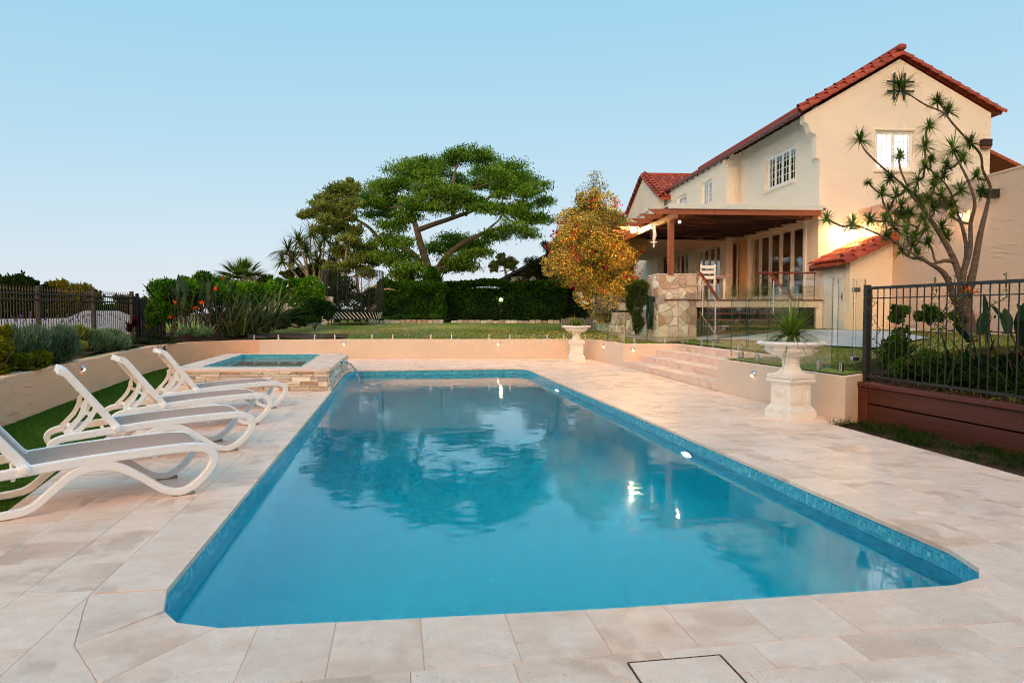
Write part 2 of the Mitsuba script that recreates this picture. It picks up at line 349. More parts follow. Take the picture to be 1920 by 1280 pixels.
mat('cream_paint', (.74, .66, .54), .5, .4)
mat('pale_metal', (.60, .66, .62), .45, .4)
mat('neighbour_metal', (.36, .46, .60), .5, .4)
mat('soffit', (.62, .52, .40), .8, .2)
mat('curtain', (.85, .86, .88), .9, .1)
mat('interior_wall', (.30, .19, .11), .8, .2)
mat('warm_wall', (.72, .42, .20), .8, .2)
mat('canvas', (.52, .37, .24), .85, .2)
mat('dark_roof', (.035, .037, .04), .6, .3)
mat('blackboard', (.012, .014, .013), .6, .3)
mat('hose_green', (.01, .035, .025), .45, .4)
mat('pink_cloth', (.75, .45, .38), .8, .2)
scene['mat_glass'] = {'type': 'thindielectric', 'int_ior': 1.5, 'specular_transmittance': rgb((.90, .955, .93))}
scene['mat_window_glass'] = {'type': 'thindielectric', 'int_ior': 1.6, 'specular_transmittance': rgb((.85, .85, .85))}
mat('glass_edge', (.03, .10, .075), .15, .6)
scene['mat_water'] = {'type': 'roughdielectric', 'int_ior': 1.33, 'ext_ior': 1.0, 'alpha': .0015, 'distribution': 'ggx'}
scene['mat_fall_water'] = {'type': 'roughdielectric', 'int_ior': 1.33, 'ext_ior': 1.0, 'alpha': .2}
def lamp(rgbv): return {'type': 'area', 'radiance': rgb(rgbv)}
scene['pool_medium'] = {'type': 'homogeneous', 'albedo': 0.0, 'sigma_t': rgb((.65, .058, .034))}
# ---------------------------------------------------------------- the setting: terrace, pool, lawn
Z_LAWN = .60
def lawn(x, y):
    x, y = np.asarray(x, float), np.asarray(y, float)
    s = lambda t: np.clip(t, 0, 1) ** 2 * (3 - 2 * np.clip(t, 0, 1))
    return Z_LAWN + .37 * np.maximum(s((y - 21.5) / 11), s((x - 6.6) / 4.2))
WL = [(-3.2, -6.), (-4.1, 3.0), (-4.84, 9.44), (-5.3, 13.08), (-5.78, 17.2), (-5.85, 19.3), (-5.55, 20.6), (-4.9, 21.5), (-3.9, 21.95), (-2.6, 22.0)]   # face of the left planter wall
WFAR = [(-1.6, 22.03), (1.73, 21.5), (5.93, 20.85)]
WR = [(5.93, 20.85), (5.94, 17.68)]
WRET = [(7.35, 17.50), (7.15, 11.62), (5.70, 11.66), (5.73, 8.12), (6.47, 8.62), (6.13, 8.2), (6.13, -6)]
terrace = Polygon(spline(WL, 6).tolist() + WFAR + WR[1:] + WRET)
whole = Polygon([(-12.2, -6), (-11.7, 14), (-9.4, 22), (-8.9, 26), (-9.5, 32), (-16, 70), (60, 70), (60, -6)])
RBED = Polygon([(6.1, -5), (6.1, 8.3), (6.35, 8.62), (6.5, 9.4), (7.6, 10.2), (9.5, 9.6), (10.4, 8), (10.4, -5)])
def sheet(poly, size, zf):
    v, f = tri2d(poly)
    v3, f = trimesh.remesh.subdivide_to_size(np.c_[v, np.zeros(len(v))], f, size, max_iter=14)
    v3[:, 2] = zf(v3[:, 0], v3[:, 1])
    return v3, f
struct('ground', prism(Point(0, 0).buffer(2500, 32), -2.6, -2.5), 'far_ground')
struct('lawn', sheet(whole.difference(terrace.buffer(.06)).difference(RBED), 1.2, lawn), 'lawn', True)
struct('terrain', prism(whole.buffer(.3).difference(whole.buffer(-.02)), -2.5, .52), 'far_ground')
# pool outline as measured
PL_ = [(-1.16, 16.95), (-1.16, 3.72), (-1.095, 3.45), (-.99, 3.30), (-.79, 3.215), (1.0, 3.125), (2.82, 3.105), (3.04, 3.17), (3.16, 3.30), (3.238, 3.60), (3.238, 16.9), (3.20, 17.13), (3.11, 17.30), (2.94, 17.42), (-.88, 17.5), (-1.03, 17.43), (-1.12, 17.27)]
pool = Polygon(PL_)
deck_edge = [(-2.9 - .149 * (-6 - 5.35), -6.0), (-2.9 - .149 * (13.4 - 5.35), 13.4)]
DECK = Polygon([(-1.3, -3), (-4.10, 13.36), (-4.30, 19.0), (-4.3, 21.99), (-2.6, 21.99), (-1.6, 22.02), (1.73, 21.49), (5.92, 20.84), (5.93, 17.66), (5.70, 11.75), (5.69, 11.6), (5.72, 8.12), (5.43, 7.95), (5.30, 5.0), (5.0, -3)])
SPA = Polygon([(-4.06, 13.34), (-1.235, 12.92), (-1.235, 17.95), (-4.20, 18.4)])
deck_free = DECK.difference(pool).difference(SPA.buffer(-.05))
struct('deck_bed', prism(DECK.difference(pool.buffer(.04)), -.10, -.006), 'grout')
labels.pop('deck_bed'); scene['terrace'] = scene.pop('deck_bed'); labels['terrace'] = {'kind': 'structure', 'label': 'travertine paved terrace around the swimming pool'}
rng = np.random.default_rng(3)
COP = .36
cop_outer = Polygon([(-1.16 - COP, 3.05), (-1.03, 2.72), (2.9, 2.68), (3.238 + COP, 2.68), (3.238 + COP, 17.86), (-1.16 - COP, 17.92)])
drain = Polygon([(.905, 2.62), (1.305, 2.62), (1.305, 2.22), (.905, 2.22)])
pieces = []   # (polygon)
def course(a, b, ys, axis):
    for y0, y1 in zip(ys[:-1], ys[1:]): pieces.append(sbox(a, y0, b, y1) if axis == 'y' else sbox(y0, a, y1, b))
def cuts(lo, hi, choices):
    out = [lo]
    while out[-1] < hi: out.append(out[-1] + rng.choice(choices))
    out[-1] = hi
    if len(out) > 2 and out[-1] - out[-2] < .12: out.pop(-2)
    return out
course(-1.16 - COP, -1.10, cuts(3.72, 12.9, [.58, .61]), 'y'); course(-1.16 - COP, -1.10, cuts(17.95, 17.96, [.3]), 'y')
course(3.10, 3.238 + COP, cuts(3.62, 16.9, [.58, .61]), 'y')
course(2.69, 3.30, [-.62, -.28, .10, .49, .87, 1.25, 1.62, 2.02, 2.40, 2.82], 'x'); course(17.3, 17.9, cuts(-1.1, 2.95, [.6]), 'x')
for P_ in ([(-1.095, 3.71), (-1.52, 3.71), (-1.47, 3.52), (-1.35, 3.14), (-1.09, 3.45)], [(-1.06, 3.45), (-1.352, 3.14), (-1.12, 2.79), (-.80, 3.22)],
           [(-.80, 3.225), (-1.12, 2.79), (-1.03, 2.70), (-.62, 2.70), (-.62, 3.3)], [(2.82, 3.3), (2.82, 2.69), (3.02, 2.69), (3.16, 3.3)], [(3.02, 3.2), (3.02, 2.69), (3.598, 2.69), (3.598, 2.85), (3.15, 3.3)],
           [(3.15, 3.3), (3.598, 2.85), (3.598, 3.62), (3.2, 3.62)], [(2.95, 17.3), (3.0, 17.9), (3.598, 17.9), (3.598, 16.9), (3.1, 16.9)]):
    pieces.append(Polygon(P_))
def field(x0, x1, y0, y1, axis, seed):
    w = x0 if axis == 'y' else y0
    lim = x1 if axis == 'y' else y1
    while w < lim - .05:
        s = rng.choice([.405, .61, .405, .205]); s = min(s, lim - w)
        course(w, w + s, [t for t in cuts((y0 if axis == 'y' else x0) - rng.uniform(0, .5), y1 if axis == 'y' else x1, [.41, .61, .81, .61] if s > .3 else [.41, .61])], axis)
        w += s
field(-4.5, -1.16 - COP, 2.69, 13.5, 'y', 1); field(3.238 + COP, 6.0, 2.69, 17.9, 'y', 2)
field(-2.6, 5.5, -3.0, 2.69, 'x', 3); field(-4.4, 6.0, 17.9, 22.1, 'x', 4)
left = deck_free.intersection(sbox(-1.7, 2.5, 3.8, 3.9)).difference(unary_union(pieces)).difference(drain.buffer(.01)); pieces += [q for q in polys(left) if q.area > .004]
flat = []
for q in pieces:
    g = q.intersection(deck_free).difference(drain.buffer(.003))
    for h in polys(g):
        h = h.buffer(-.0011, join_style=2)
        for h in polys(h):
            if h.area > .004: flat.append(h.simplify(.003))
cam2 = np.array([0., 0.])
def seen(h):
    c = np.array([h.centroid.x, h.centroid.y]); X = c @ [math.cos(CYAW), -math.sin(CYAW)]; Y = c @ [math.sin(CYAW), math.cos(CYAW)]
    return h.area / max(Y, .3) ** 3 if Y > 1.6 and abs(X) < .78 * Y + .4 else 1e-6 * h.area
flat.sort(key=seen, reverse=True)
rest, rest_uv = MB(), []
for i, h in enumerate(flat):
    m = prism(h, -.03 if h.distance(pool) < .02 else -.0055, rng.uniform(-.0006, .0006), .0016, bottom=h.distance(pool) < .02)
    u = uvc(m, rng.uniform(), rng.uniform())
    if i < 298: part('terrace', 'paver', m, 'travertine', uv=u)
    else: rest.add(m); rest_uv.append(u)
part('terrace', 'distant_paver', rest, 'travertine', uv=np.vstack(rest_uv), stuff=True)
k = thing('drain_cover', 'pale square travertine access cover with a dark steel rim, set in the near paving', 'cover')
part(k, 'tile', prism(drain.buffer(-.007), -.02, .001, .002), 'travertine', uv=uvc(prism(drain.buffer(-.007), -.02, .001, .002), .05, .9))
part(k, 'rim', prism(drain.buffer(-.001, join_style=2).difference(drain.buffer(-.0042, join_style=2)), -.02, .0015), 'bronze_metal')
# pool shell
def band(poly, z0, z1, dz=None):
    a = np.array(poly.exterior.coords); s = np.r_[0, np.cumsum(np.linalg.norm(np.diff(a, axis=0), axis=1))]; m = len(a)
    v = np.vstack([np.c_[a, np.full(m, z0)], np.c_[a, np.full(m, z1)]]); k = np.arange(m - 1)
    return (v, np.vstack([np.stack([k, k + 1, k + m + 1], 1), np.stack([k, k + m + 1, k + m], 1)])), np.vstack([np.c_[s, np.full(m, z0)], np.c_[s, np.full(m, z1)]])
inner = pool.buffer(.012, join_style=2)
pk = thing('swimming_pool', 'long swimming pool with chamfered corners, blue mosaic waterline and turquoise water', 'swimming pool')
m, u = band(inner, -.46, -.028); part(pk, 'mosaic_band', m, 'mosaic', uv=u)
mb = MB(); mb.add(band(inner, -2.45, -.46)[0])
bv, bf = sheet(inner, .8, lambda x, y: -1.25 - 1.05 * np.clip((y - 4.0) / 7.5, 0, 1)); mb.add((bv, bf)); part(pk, 'basin', mb, 'pool_plaster')
for (x, y) in ((3.235, 7.35), (3.235, 13.75)):
    k = part(pk, 'light', basis(lathe([(.0, .0), (.105, .0), (.12, .012), (.125, .03)], 24), (x + .012, y, -.42), (0, 1, 0), (0, 0, 1), (-1, 0, 0)), 'steel', 40, label='round underwater light glowing white' )
    part(k, 'lens', basis(lathe([(.0, .044), (.06, .038), (.098, .018), (.10, .014)], 24), (x + .012, y, -.42), (0, 1, 0), (0, 0, 1), (-1, 0, 0)), 'white_paint', emitter=lamp((60, 68, 66)))
W_Z = -.135
def water(poly, z, step, amp, seed, src=None):
    x0, y0, x1, y1 = poly.bounds; nx, ny = int((x1 - x0) / step) + 1, int((y1 - y0) / step) + 1
    X, Y = np.meshgrid(np.linspace(x0, x1, nx), np.linspace(y0, y1, ny))
    P3 = np.stack([X, Y, X * 0], -1)
    h = amp * ((meshkit.fbm(P3 * [3.0, 4.2, 1], 3, seed) - .5) + .35 * (meshkit.noise(P3 * [9, 13, 1], seed + 7) - .5))
    if src is not None:
        d = np.hypot(X - src[0], Y - src[1]); h += .006 * np.sin(d * 26) * np.exp(-d * 1.6) + .014 * (meshkit.noise(P3 * 22, 5) - .5) * np.exp(-d * 3.2)
    v = np.stack([X, Y, z + h], -1).reshape(-1, 3); i, j = np.meshgrid(np.arange(ny - 1), np.arange(nx - 1), indexing='ij'); a = i * nx + j
    return v, np.vstack([np.stack([a, a + 1, a + nx + 1], -1).reshape(-1, 3), np.stack([a, a + nx + 1, a + nx], -1).reshape(-1, 3)])
struct('pool_water', water(sbox(-1.19, 3.08, 3.27, 17.53), W_Z, .03, .0019, 2, (-.95, 15.4)), 'water', True, interior={'type': 'ref', 'id': 'pool_medium'})
# spa
sk = thing('spa', 'raised stone clad spa with travertine rim and blue mosaic lining beside the pool', 'spa')
S4 = np.array(SPA.exterior.coords)[:4]; I4 = np.array([(-3.62, 13.88), (-1.80, 13.62), (-1.86, 17.45), (-3.72, 17.75)])
spa_in = Polygon(I4)
slot = sbox(-2.0, 15.55, -1.1, 15.98)
part(sk, 'core', prism(SPA.buffer(-.035, join_style=2).difference(spa_in.buffer(.02, join_style=2)), -.2, .345), 'mortar')
m, u = band(spa_in, -.4, .40); part(sk, 'mosaic_lining', m, 'mosaic', uv=u)
v, f = tri2d(spa_in); part(sk, 'floor', (np.c_[v, np.full(len(v), -.4)], f), 'pool_plaster')
O4 = np.array(SPA.buffer(.03, join_style=2).exterior.coords)[:-1]
O4 = np.array([O4[((O4 - s) ** 2).sum(1).argmin()] for s in S4])
for i in range(4):
    a0, a1, b0, b1 = O4[i], O4[(i + 1) % 4], I4[i], I4[(i + 1) % 4]; n = 5 if i % 2 == 0 else 7
    for j in range(n):
        t0, t1 = j / n, (j + 1) / n
        q = Polygon([a0 + (a1 - a0) * t0, a0 + (a1 - a0) * t1, b0 + (b1 - b0) * t1, b0 + (b1 - b0) * t0]).buffer(-.0015, join_style=2)
        for q in polys(q.difference(sbox(-2.2, 15.72, -1.0, 15.88)) if i == 1 else q):
            m = prism(q, .345, .385 + rng.uniform(-.0006, .0006), .004); part(sk, 'rim_slab', m, 'travertine', uv=uvc(m, rng.uniform(0, .4), rng.uniform()))
def ashlar(parent, a, b, z0, z1, seed, hs=(.045, .06, .075, .09), ls=(.10, .38), name='stone', mat_='stone', depth=.05):
    """coursed stones along the face from a to b, each a piece of its own with a rough front"""
    r = np.random.default_rng(seed); a, b = np.asarray(a, float), np.asarray(b, float); L = np.linalg.norm(b - a); ex = np.r_[(b - a) / L, 0]; ny = np.array([ex[1], -ex[0], 0])
    z = z0
    while z < z1 - .02:
        h = min(r.choice(hs), z1 - z); h = z1 - z if z1 - z - h < .035 else h; s = 0.
        while s < L - .01:
            l = r.uniform(*ls); l = L - s if L - s - l < .1 else min(l, L - s)
            subs = [(z, z + h)] if h < .09 or r.random() < .55 else [(z, z + h * .5), (z + h * .5, z + h)]
            for (q0, q1) in subs:
                m = cbox(s + .003, s + l - .003, -depth, .012 + r.uniform(0, .022), q0 + .003, q1 - .003, .007)
                v = m[0] + (r.uniform(-.004, .004, m[0].shape) * [1, 1, .7])
                m = basis((v, m[1]), (a[0], a[1], 0), ex, ny, (0, 0, 1)); part(parent, name, m, mat_, uv=uvc(m, r.uniform(), r.uniform()))
            s += l
        z += h
ashlar(sk, S4[0], S4[1], 0, .345, 4); ashlar(sk, S4[1], S4[2], -.02, .345, 5); ashlar(sk, S4[3], S4[0], 0, .345, 6, ls=(.3, .6))
part(sk, 'water', water(spa_in.buffer(.01), .31, .05, .002, 9), 'water', True)
part(sk, 'spillway', prism(sbox(-1.86, 15.71, -1.17, 15.89), .29, .335), 'mosaic', uv=np.full((len(prism(sbox(-1.86, 15.71, -1.17, 15.89), .29, .335)[0]), 2), .013))
t = np.linspace(0, 1, 14); cx = -1.19 + .42 * t; cz = .345 - .50 * t ** 1.9
mb = MB(); r2 = np.random.default_rng(8); ys = np.linspace(15.69, 15.91, 12); g = np.array([[(x + .012 * r2.normal(), 15.8 + (y - 15.8) * (1 - .45 * tt), z) for y in ys] for x, z, tt in zip(cx, cz, t)])
def grid2(g):
    a, b = g.shape[:2]; i, j = np.meshgrid(np.arange(a - 1), np.arange(b - 1), indexing='ij'); k = i * b + j
    return g.reshape(-1, 3), np.vstack([np.stack([k, k + 1, k + b + 1], -1).reshape(-1, 3), np.stack([k, k + b + 1, k + b], -1).reshape(-1, 3)])
mb.add(grid2(g)); m = grid2(g + [.02, 0, -.006]); mb.add((m[0], m[1][:, ::-1]))
solo('waterfall', 'thin sheet of water spilling from the spa into the pool', 'waterfall', mb, 'fall_water', True)
# artificial turf strip on the left
turf = max(polys(terrace.difference(DECK.buffer(.002)).intersection(sbox(-7, -3, -.9, 22.2))), key=lambda g: g.area)
struct('turf', MB().add(sheet(turf, .5, lambda x, y: x * 0 - .012)), 'turf')
def blades_in(poly, n, L, W, seed, c1, c2, zf, lean=.5, pmin=0., pw=1.5):
    r = np.random.default_rng(seed); x0, y0, x1, y1 = poly.bounds; import shapely
    q = np.c_[r.uniform(x0, x1, n * 3), y0 + (y1 - y0) * r.uniform(0, 1, n * 3) ** pw]; q = q[shapely.contains_xy(poly, q[:, 0], q[:, 1])][:n]
    d = r.normal(size=(len(q), 3)) * lean; d[:, 2] = 1
    m, c = blades(np.c_[q, zf(q[:, 0], q[:, 1])], d, L * r.uniform(.6, 1.2, len(q)), W, r, .25, c1, c2, 1)
    return MB().add(m, c)
struct('turf_grass', blades_in(turf.intersection(sbox(-7, 4, 0, 22)), 110000, .032, .009, 5, (.028, .070, .006), (.09, .17, .016), lambda x, y: x * 0 - .012), 'leaf', kind='stuff', label='short bright green artificial turf on the left of the terrace')
lz = Polygon([(6.2, 8.7), (6.0, 11.5), (7.5, 12), (7.6, 17.4), (6.2, 18.5), (6.2, 21.2), (-2, 22.4), (-2, 27), (12, 27), (11.3, 16), (14, 15.), (14, 9.)])
struct('lawn_grass', blades_in(lz, 120000, .05, .014, 6, (.09, .15, .026), (.27, .25, .065), lawn), 'leaf', kind='stuff', label='patchy green and yellow lawn on the upper level behind the glass fence')
# ---------------------------------------------------------------- walls, steps, glass fence
ZW = .60
def one_side(path, w): return LineString(path).buffer(w, single_sided=True, join_style=2)
k = thing('retaining_wall', 'long tan rendered wall that curves from the sun loungers round behind the spa and pool', 'wall')
wl_pts = spline(WL, 6).tolist() + WFAR
part(k, 'side', prism(one_side(wl_pts[:-10], .22), -.1, ZW, .006), 'stucco_tan'); part(k, 'end', prism(one_side(wl_pts[-11:], .22), -.1, ZW, .006), 'stucco_pale', label='paler far stretch of the wall facing the camera')
k = thing('retaining_wall', 'short tan rendered wall between the far urn and the steps', 'wall')
part(k, 'body', prism(Polygon([(5.93, 20.85), (5.94, 17.68), (7.30, 17.50), (7.30, 17.74), (6.14, 17.90), (6.14, 21.05), (5.95, 21.07)]), -.1, ZW - .003, .006), 'stucco_pale')
k = thing('retaining_wall', 'tan rendered wall behind the near urn, right of the steps', 'wall')
part(k, 'body', prism(Polygon([(5.70, 11.66), (5.73, 8.12), (6.47, 8.62), (6.47, 8.9), (6.02, 9.1), (5.98, 11.5), (7.2, 11.44), (7.2, 11.62)]), -.1, ZW - .02, .006), 'stucco_pale')
k = thing('garden_steps', 'four broad travertine steps rising from the terrace to the lawn', 'steps')
e0, e1 = np.array([5.71, 11.68]), np.array([5.94, 17.66])
for i in range(4):
    off = .42 * i; q0, q1 = e0 + [off, 0], e1 + [off, -.02 * i]; n = 10
    top = .15 * (i + 1) - .001; wid = .42 if i < 3 else 1.15
    st = part(k, 'step', prism(Polygon([q0 + [.02, 0], q0 + [wid + .3, 0], q1 + [wid + .3, 0], q1 + [.02, 0]]), -.05, top - .03), 'grout')
    for j in range(n):
        a0, a1 = q0 + (q1 - q0) * j / n, q0 + (q1 - q0) * (j + 1) / n
        m = prism(Polygon([a0 + [-.005, .002], a0 + [wid, .002], a1 + [wid, -.002], a1 + [-.005, -.002]]), top - .03, top, .004); part(st, 'paver', m, 'travertine', uv=uvc(m, rng.uniform(0, .6), rng.uniform()))
        m = prism(Polygon([a0 + [.006, .002], a0 + [.02, .002], a1 + [.02, -.002], a1 + [.006, -.002]]), top - .15, top - .031); part(st, 'riser_tile', m, 'travertine', uv=uvc(m, rng.uniform(0, .6), rng.uniform()))
gk = thing('glass_fence', 'frameless glass pool fence on polished steel spigots along the garden wall tops', 'fence')
def spigot(parent, p, z, ax):
    ny = np.array([-ax[1], ax[0], 0]); o = np.array([p[0], p[1], z]); mb = MB()
    mb.add(basis(cbox(-.05, .05, -.05, .05, 0, .012, .003), o, np.r_[ax, 0], ny, (0, 0, 1)))
    for s in (-1, 1): mb.add(basis(cbox(-.022, .022, .009 * s - .012 * (s < 0) , .009 * s + .012 * (s > 0), .012, .15, .006), o, np.r_[ax, 0], ny, (0, 0, 1)))
    mb.add(basis(cbox(-.022, .022, -.009, .009, .012, .06), o, np.r_[ax, 0], ny, (0, 0, 1)))
    part(parent, 'spigot', mb, 'steel')
def panel(parent, a, b, z0, z1, spig=(.17, .83), zs=None, name='glass_panel', gap=.02):
    a, b = np.asarray(a, float), np.asarray(b, float); L = np.linalg.norm(b - a); ax = (b - a) / L; a, b = a + ax * gap, b - ax * gap
    v = np.array([[*a, z0], [*b, z0], [*b, z1], [*a, z1]]); ny = np.array([-ax[1], ax[0], 0]) * .006
    k = part(parent, name, (v, np.array([[0, 1, 2], [0, 2, 3]])), 'glass')
    e = MB()
    for p, q in ((0, 1), (1, 2), (2, 3), (3, 0)):
        e.add((np.array([v[p] - ny, v[q] - ny, v[q] + ny, v[p] + ny]), np.array([[0, 1, 2], [0, 2, 3]])))
    part(k, 'edge', e, 'glass_edge')
    for t in spig: spigot(parent, a + (b - a) * t, z0 - .06 if zs is None else zs, ax)
def far_at(px):   # along the far wall, 0.11 behind its face
    return px
FG = [(-4.883, 23.015, 0.614)[:2], (-3.985, 22.865, 0.614)[:2], (-2.212, 22.469, 0.617)[:2], (-0.423, 22.069, 0.621)[:2], (1.375, 21.668, 0.625)[:2], (3.162, 21.371, 0.625)[:2], (4.942, 21.075, 0.625)[:2]]
line = LineString(wl_pts).parallel_offset(.11, 'left')
FG = [line.interpolate(line.project(Point(p))).coords[0] for p in FG] + [(6.00, 20.92)]
for i in range(len(FG) - 1): panel(gk, FG[i], FG[i + 1], ZW + .06, 1.97, (.32,) if i == 0 else (.17, .83))
panel(gk, (6.03, 20.9), (6.04, 19.35), ZW + .06, 1.95); panel(gk, (6.04, 19.35), (6.05, 17.82), ZW + .06, 1.93); panel(gk, (6.05, 17.80), (7.32, 17.62), ZW + .06, 1.92)
panel(gk, (7.40, 17.5), (7.34, 15.6), ZW + .06, 1.92); panel(gk, (7.34, 15.6), (7.28, 13.6), ZW + .06, 1.92); panel(gk, (7.28, 13.55), (7.22, 12.65), ZW + .05, 1.9, (), name='gate_panel'); panel(gk, (7.22, 12.6), (7.2, 11.55), ZW + .06, 1.9)
panel(gk, (7.15, 11.55), (5.88, 11.56), ZW + .04, 1.89); panel(gk, (5.85, 11.5), (5.88, 8.62), ZW + .04, 1.88, (.10, .32, .90), zs=ZW - .02)
panel(gk, (5.90, 8.56), (6.16, 8.58), ZW + .06, 1.87, (.3,), zs=ZW - .02, gap=.008); panel(gk, (6.18, 8.58), (6.30, 8.55), ZW + .0, 1.87, (), name='gate_panel', gap=.006)
for z in (.78, 1.72): part(gk, 'hinge', cbox(6.13, 6.24, 8.555, 8.60, z - .03, z + .03, .006), 'steel')
# timber planter wall, its fence
k = thing('planter_wall', 'low dark red timber sleeper wall holding the planted bed on the right', 'planter wall')
tx = lambda y: 6.12 + (y - 8.2) * .004
def along(y0, y1, x0, x1, z0, z1, b=.006): return cbox(tx(y0) + x0, tx(y0) + x1, y0, y1, z0, z1, b)
for y0, y1 in ((-4, .3), (.305, 4.4), (4.405, 8.38)):
    for z0, z1 in ((-.05, .205), (.222, .425)): m = along(y0, y1, .0, .05, z0, z1); part(k, 'plank', m, 'sleeper_timber', uv=uvc(m, rng.uniform()))
    m = along(y0, y1 + .02, -.045, .13, .43, .49, .01); part(k, 'cap', m, 'sleeper_timber', uv=uvc(m, rng.uniform()))
for y in (8.28, 4.3, .3): m = along(y - .09, y + .09, -.03, -.002, -.05, .428); part(k, 'post', m, 'sleeper_timber', uv=uvc(m, .8))
m = cbox(6.19, 6.6, 8.34, 8.39, -.05, .425, .006); part(k, 'plank', m, 'sleeper_timber', uv=uvc(m, .5))
k = thing('metal_fence', 'black flat topped metal bar fence standing on the timber planter wall', 'fence')
fx = lambda y: 6.24 + (y - 8.4) * .012
part(k, 'post', cbox(6.215, 6.285, 8.40, 8.47, .49, 1.78, .004), 'fence_metal')
part(k, 'top_rail', bar((fx(8.42), 8.42, 1.735), (fx(-3), -3, 1.70), .035, .038, .003), 'fence_metal'); part(k, 'rail', bar((fx(8.42), 8.42, 1.60), (fx(-3), -3, 1.57), .012, .014), 'fence_metal')
part(k, 'rail', bar((fx(8.42), 8.42, .56), (fx(-3), -3, .56), .03, .03), 'fence_metal')
for i in range(60):
    y = 8.33 - .118 * i; part(k, 'bar', tube([(fx(y), y, .50), (fx(y), y, 1.73)], .0075, 8), 'fence_metal')
struct('planter_soil', sheet(RBED.difference(sbox(5, -6, 6.17, 9)), .5, lambda x, y: .44 + .10 * np.sin(x * 2.1) * np.sin(y * 1.7) * .3 + .05 * (x > 6.4)), 'soil', label='dark soil of the planted bed')
labels[struct('edging_soil', sheet(Polygon([(5.44, 7.94), (5.72, 8.10), (6.12, 8.2), (6.12, -4), (5.0, -4), (5.31, 5.0)]), .4, lambda x, y: x * 0 - .03), 'soil')]['label'] = 'narrow soil strip below the timber wall'
# wall lights
def wall_light(p, nrm, label, group, k_=1.0):
    n = np.array([*nrm, 0.]) / np.linalg.norm(nrm); sx = np.array([-n[1], n[0], 0]); o = np.array(p, float)
    t = thing('wall_light', label, 'wall light', group)
    prof = [(0, .052), (.03, .047), (.05, .032), (.058, .01), (.058, -.004), (.0, -.004)]
    part(t, 'hood', basis(lathe([(.055, 0), (.055, .018), (.048, .036), (.03, .052), (0, .058)], 20), o, sx, (0, 0, 1), n), 'steel', 40)
    part(t, 'lens', basis(lathe([(.036, .0), (.034, .03), (.02, .042), (0, .046)], 16), o + n * .014 - np.array([0, 0, .022]), sx, (0, 0, 1), n), 'white_paint', 40, emitter=lamp((1.7 * k_, 1.15 * k_, .55 * k_)))
for px in ((-2.297, 22.483, 0.466), (3.107, 21.279, 0.512)):
    q = LineString(WFAR).interpolate(LineString(WFAR).project(Point(px[:2]))); wall_light((q.x, q.y, .48), (.16 * -1, -1), 'small round steel eyelid light on the far wall, ' + ('behind the spa' if px[0] < 0 else 'behind the middle of the pool'), None)
for px, lb in (((-5.393, 12.701, 0.47), 'round steel eyelid light on the left wall, the one nearer the camera'), ((-6.27, 18.625, 0.47), 'round steel eyelid light on the left wall, near its curved far end')):
    ls = LineString(wl_pts); q = ls.interpolate(ls.project(Point(px[:2]))); wall_light((q.x, q.y, .48), (1, .1), lb, None)
wall_light((5.93, 19.3, .46), (-1, 0), 'round steel eyelid light beside the far urn, on the side wall', None); wall_light((6.2, 17.655, .45), (-.13, -1), 'round steel eyelid light on the end wall left of the steps', None); wall_light((5.712, 10.4, .42), (-1, 0), 'round steel eyelid light on the wall just left of the near urn', None)
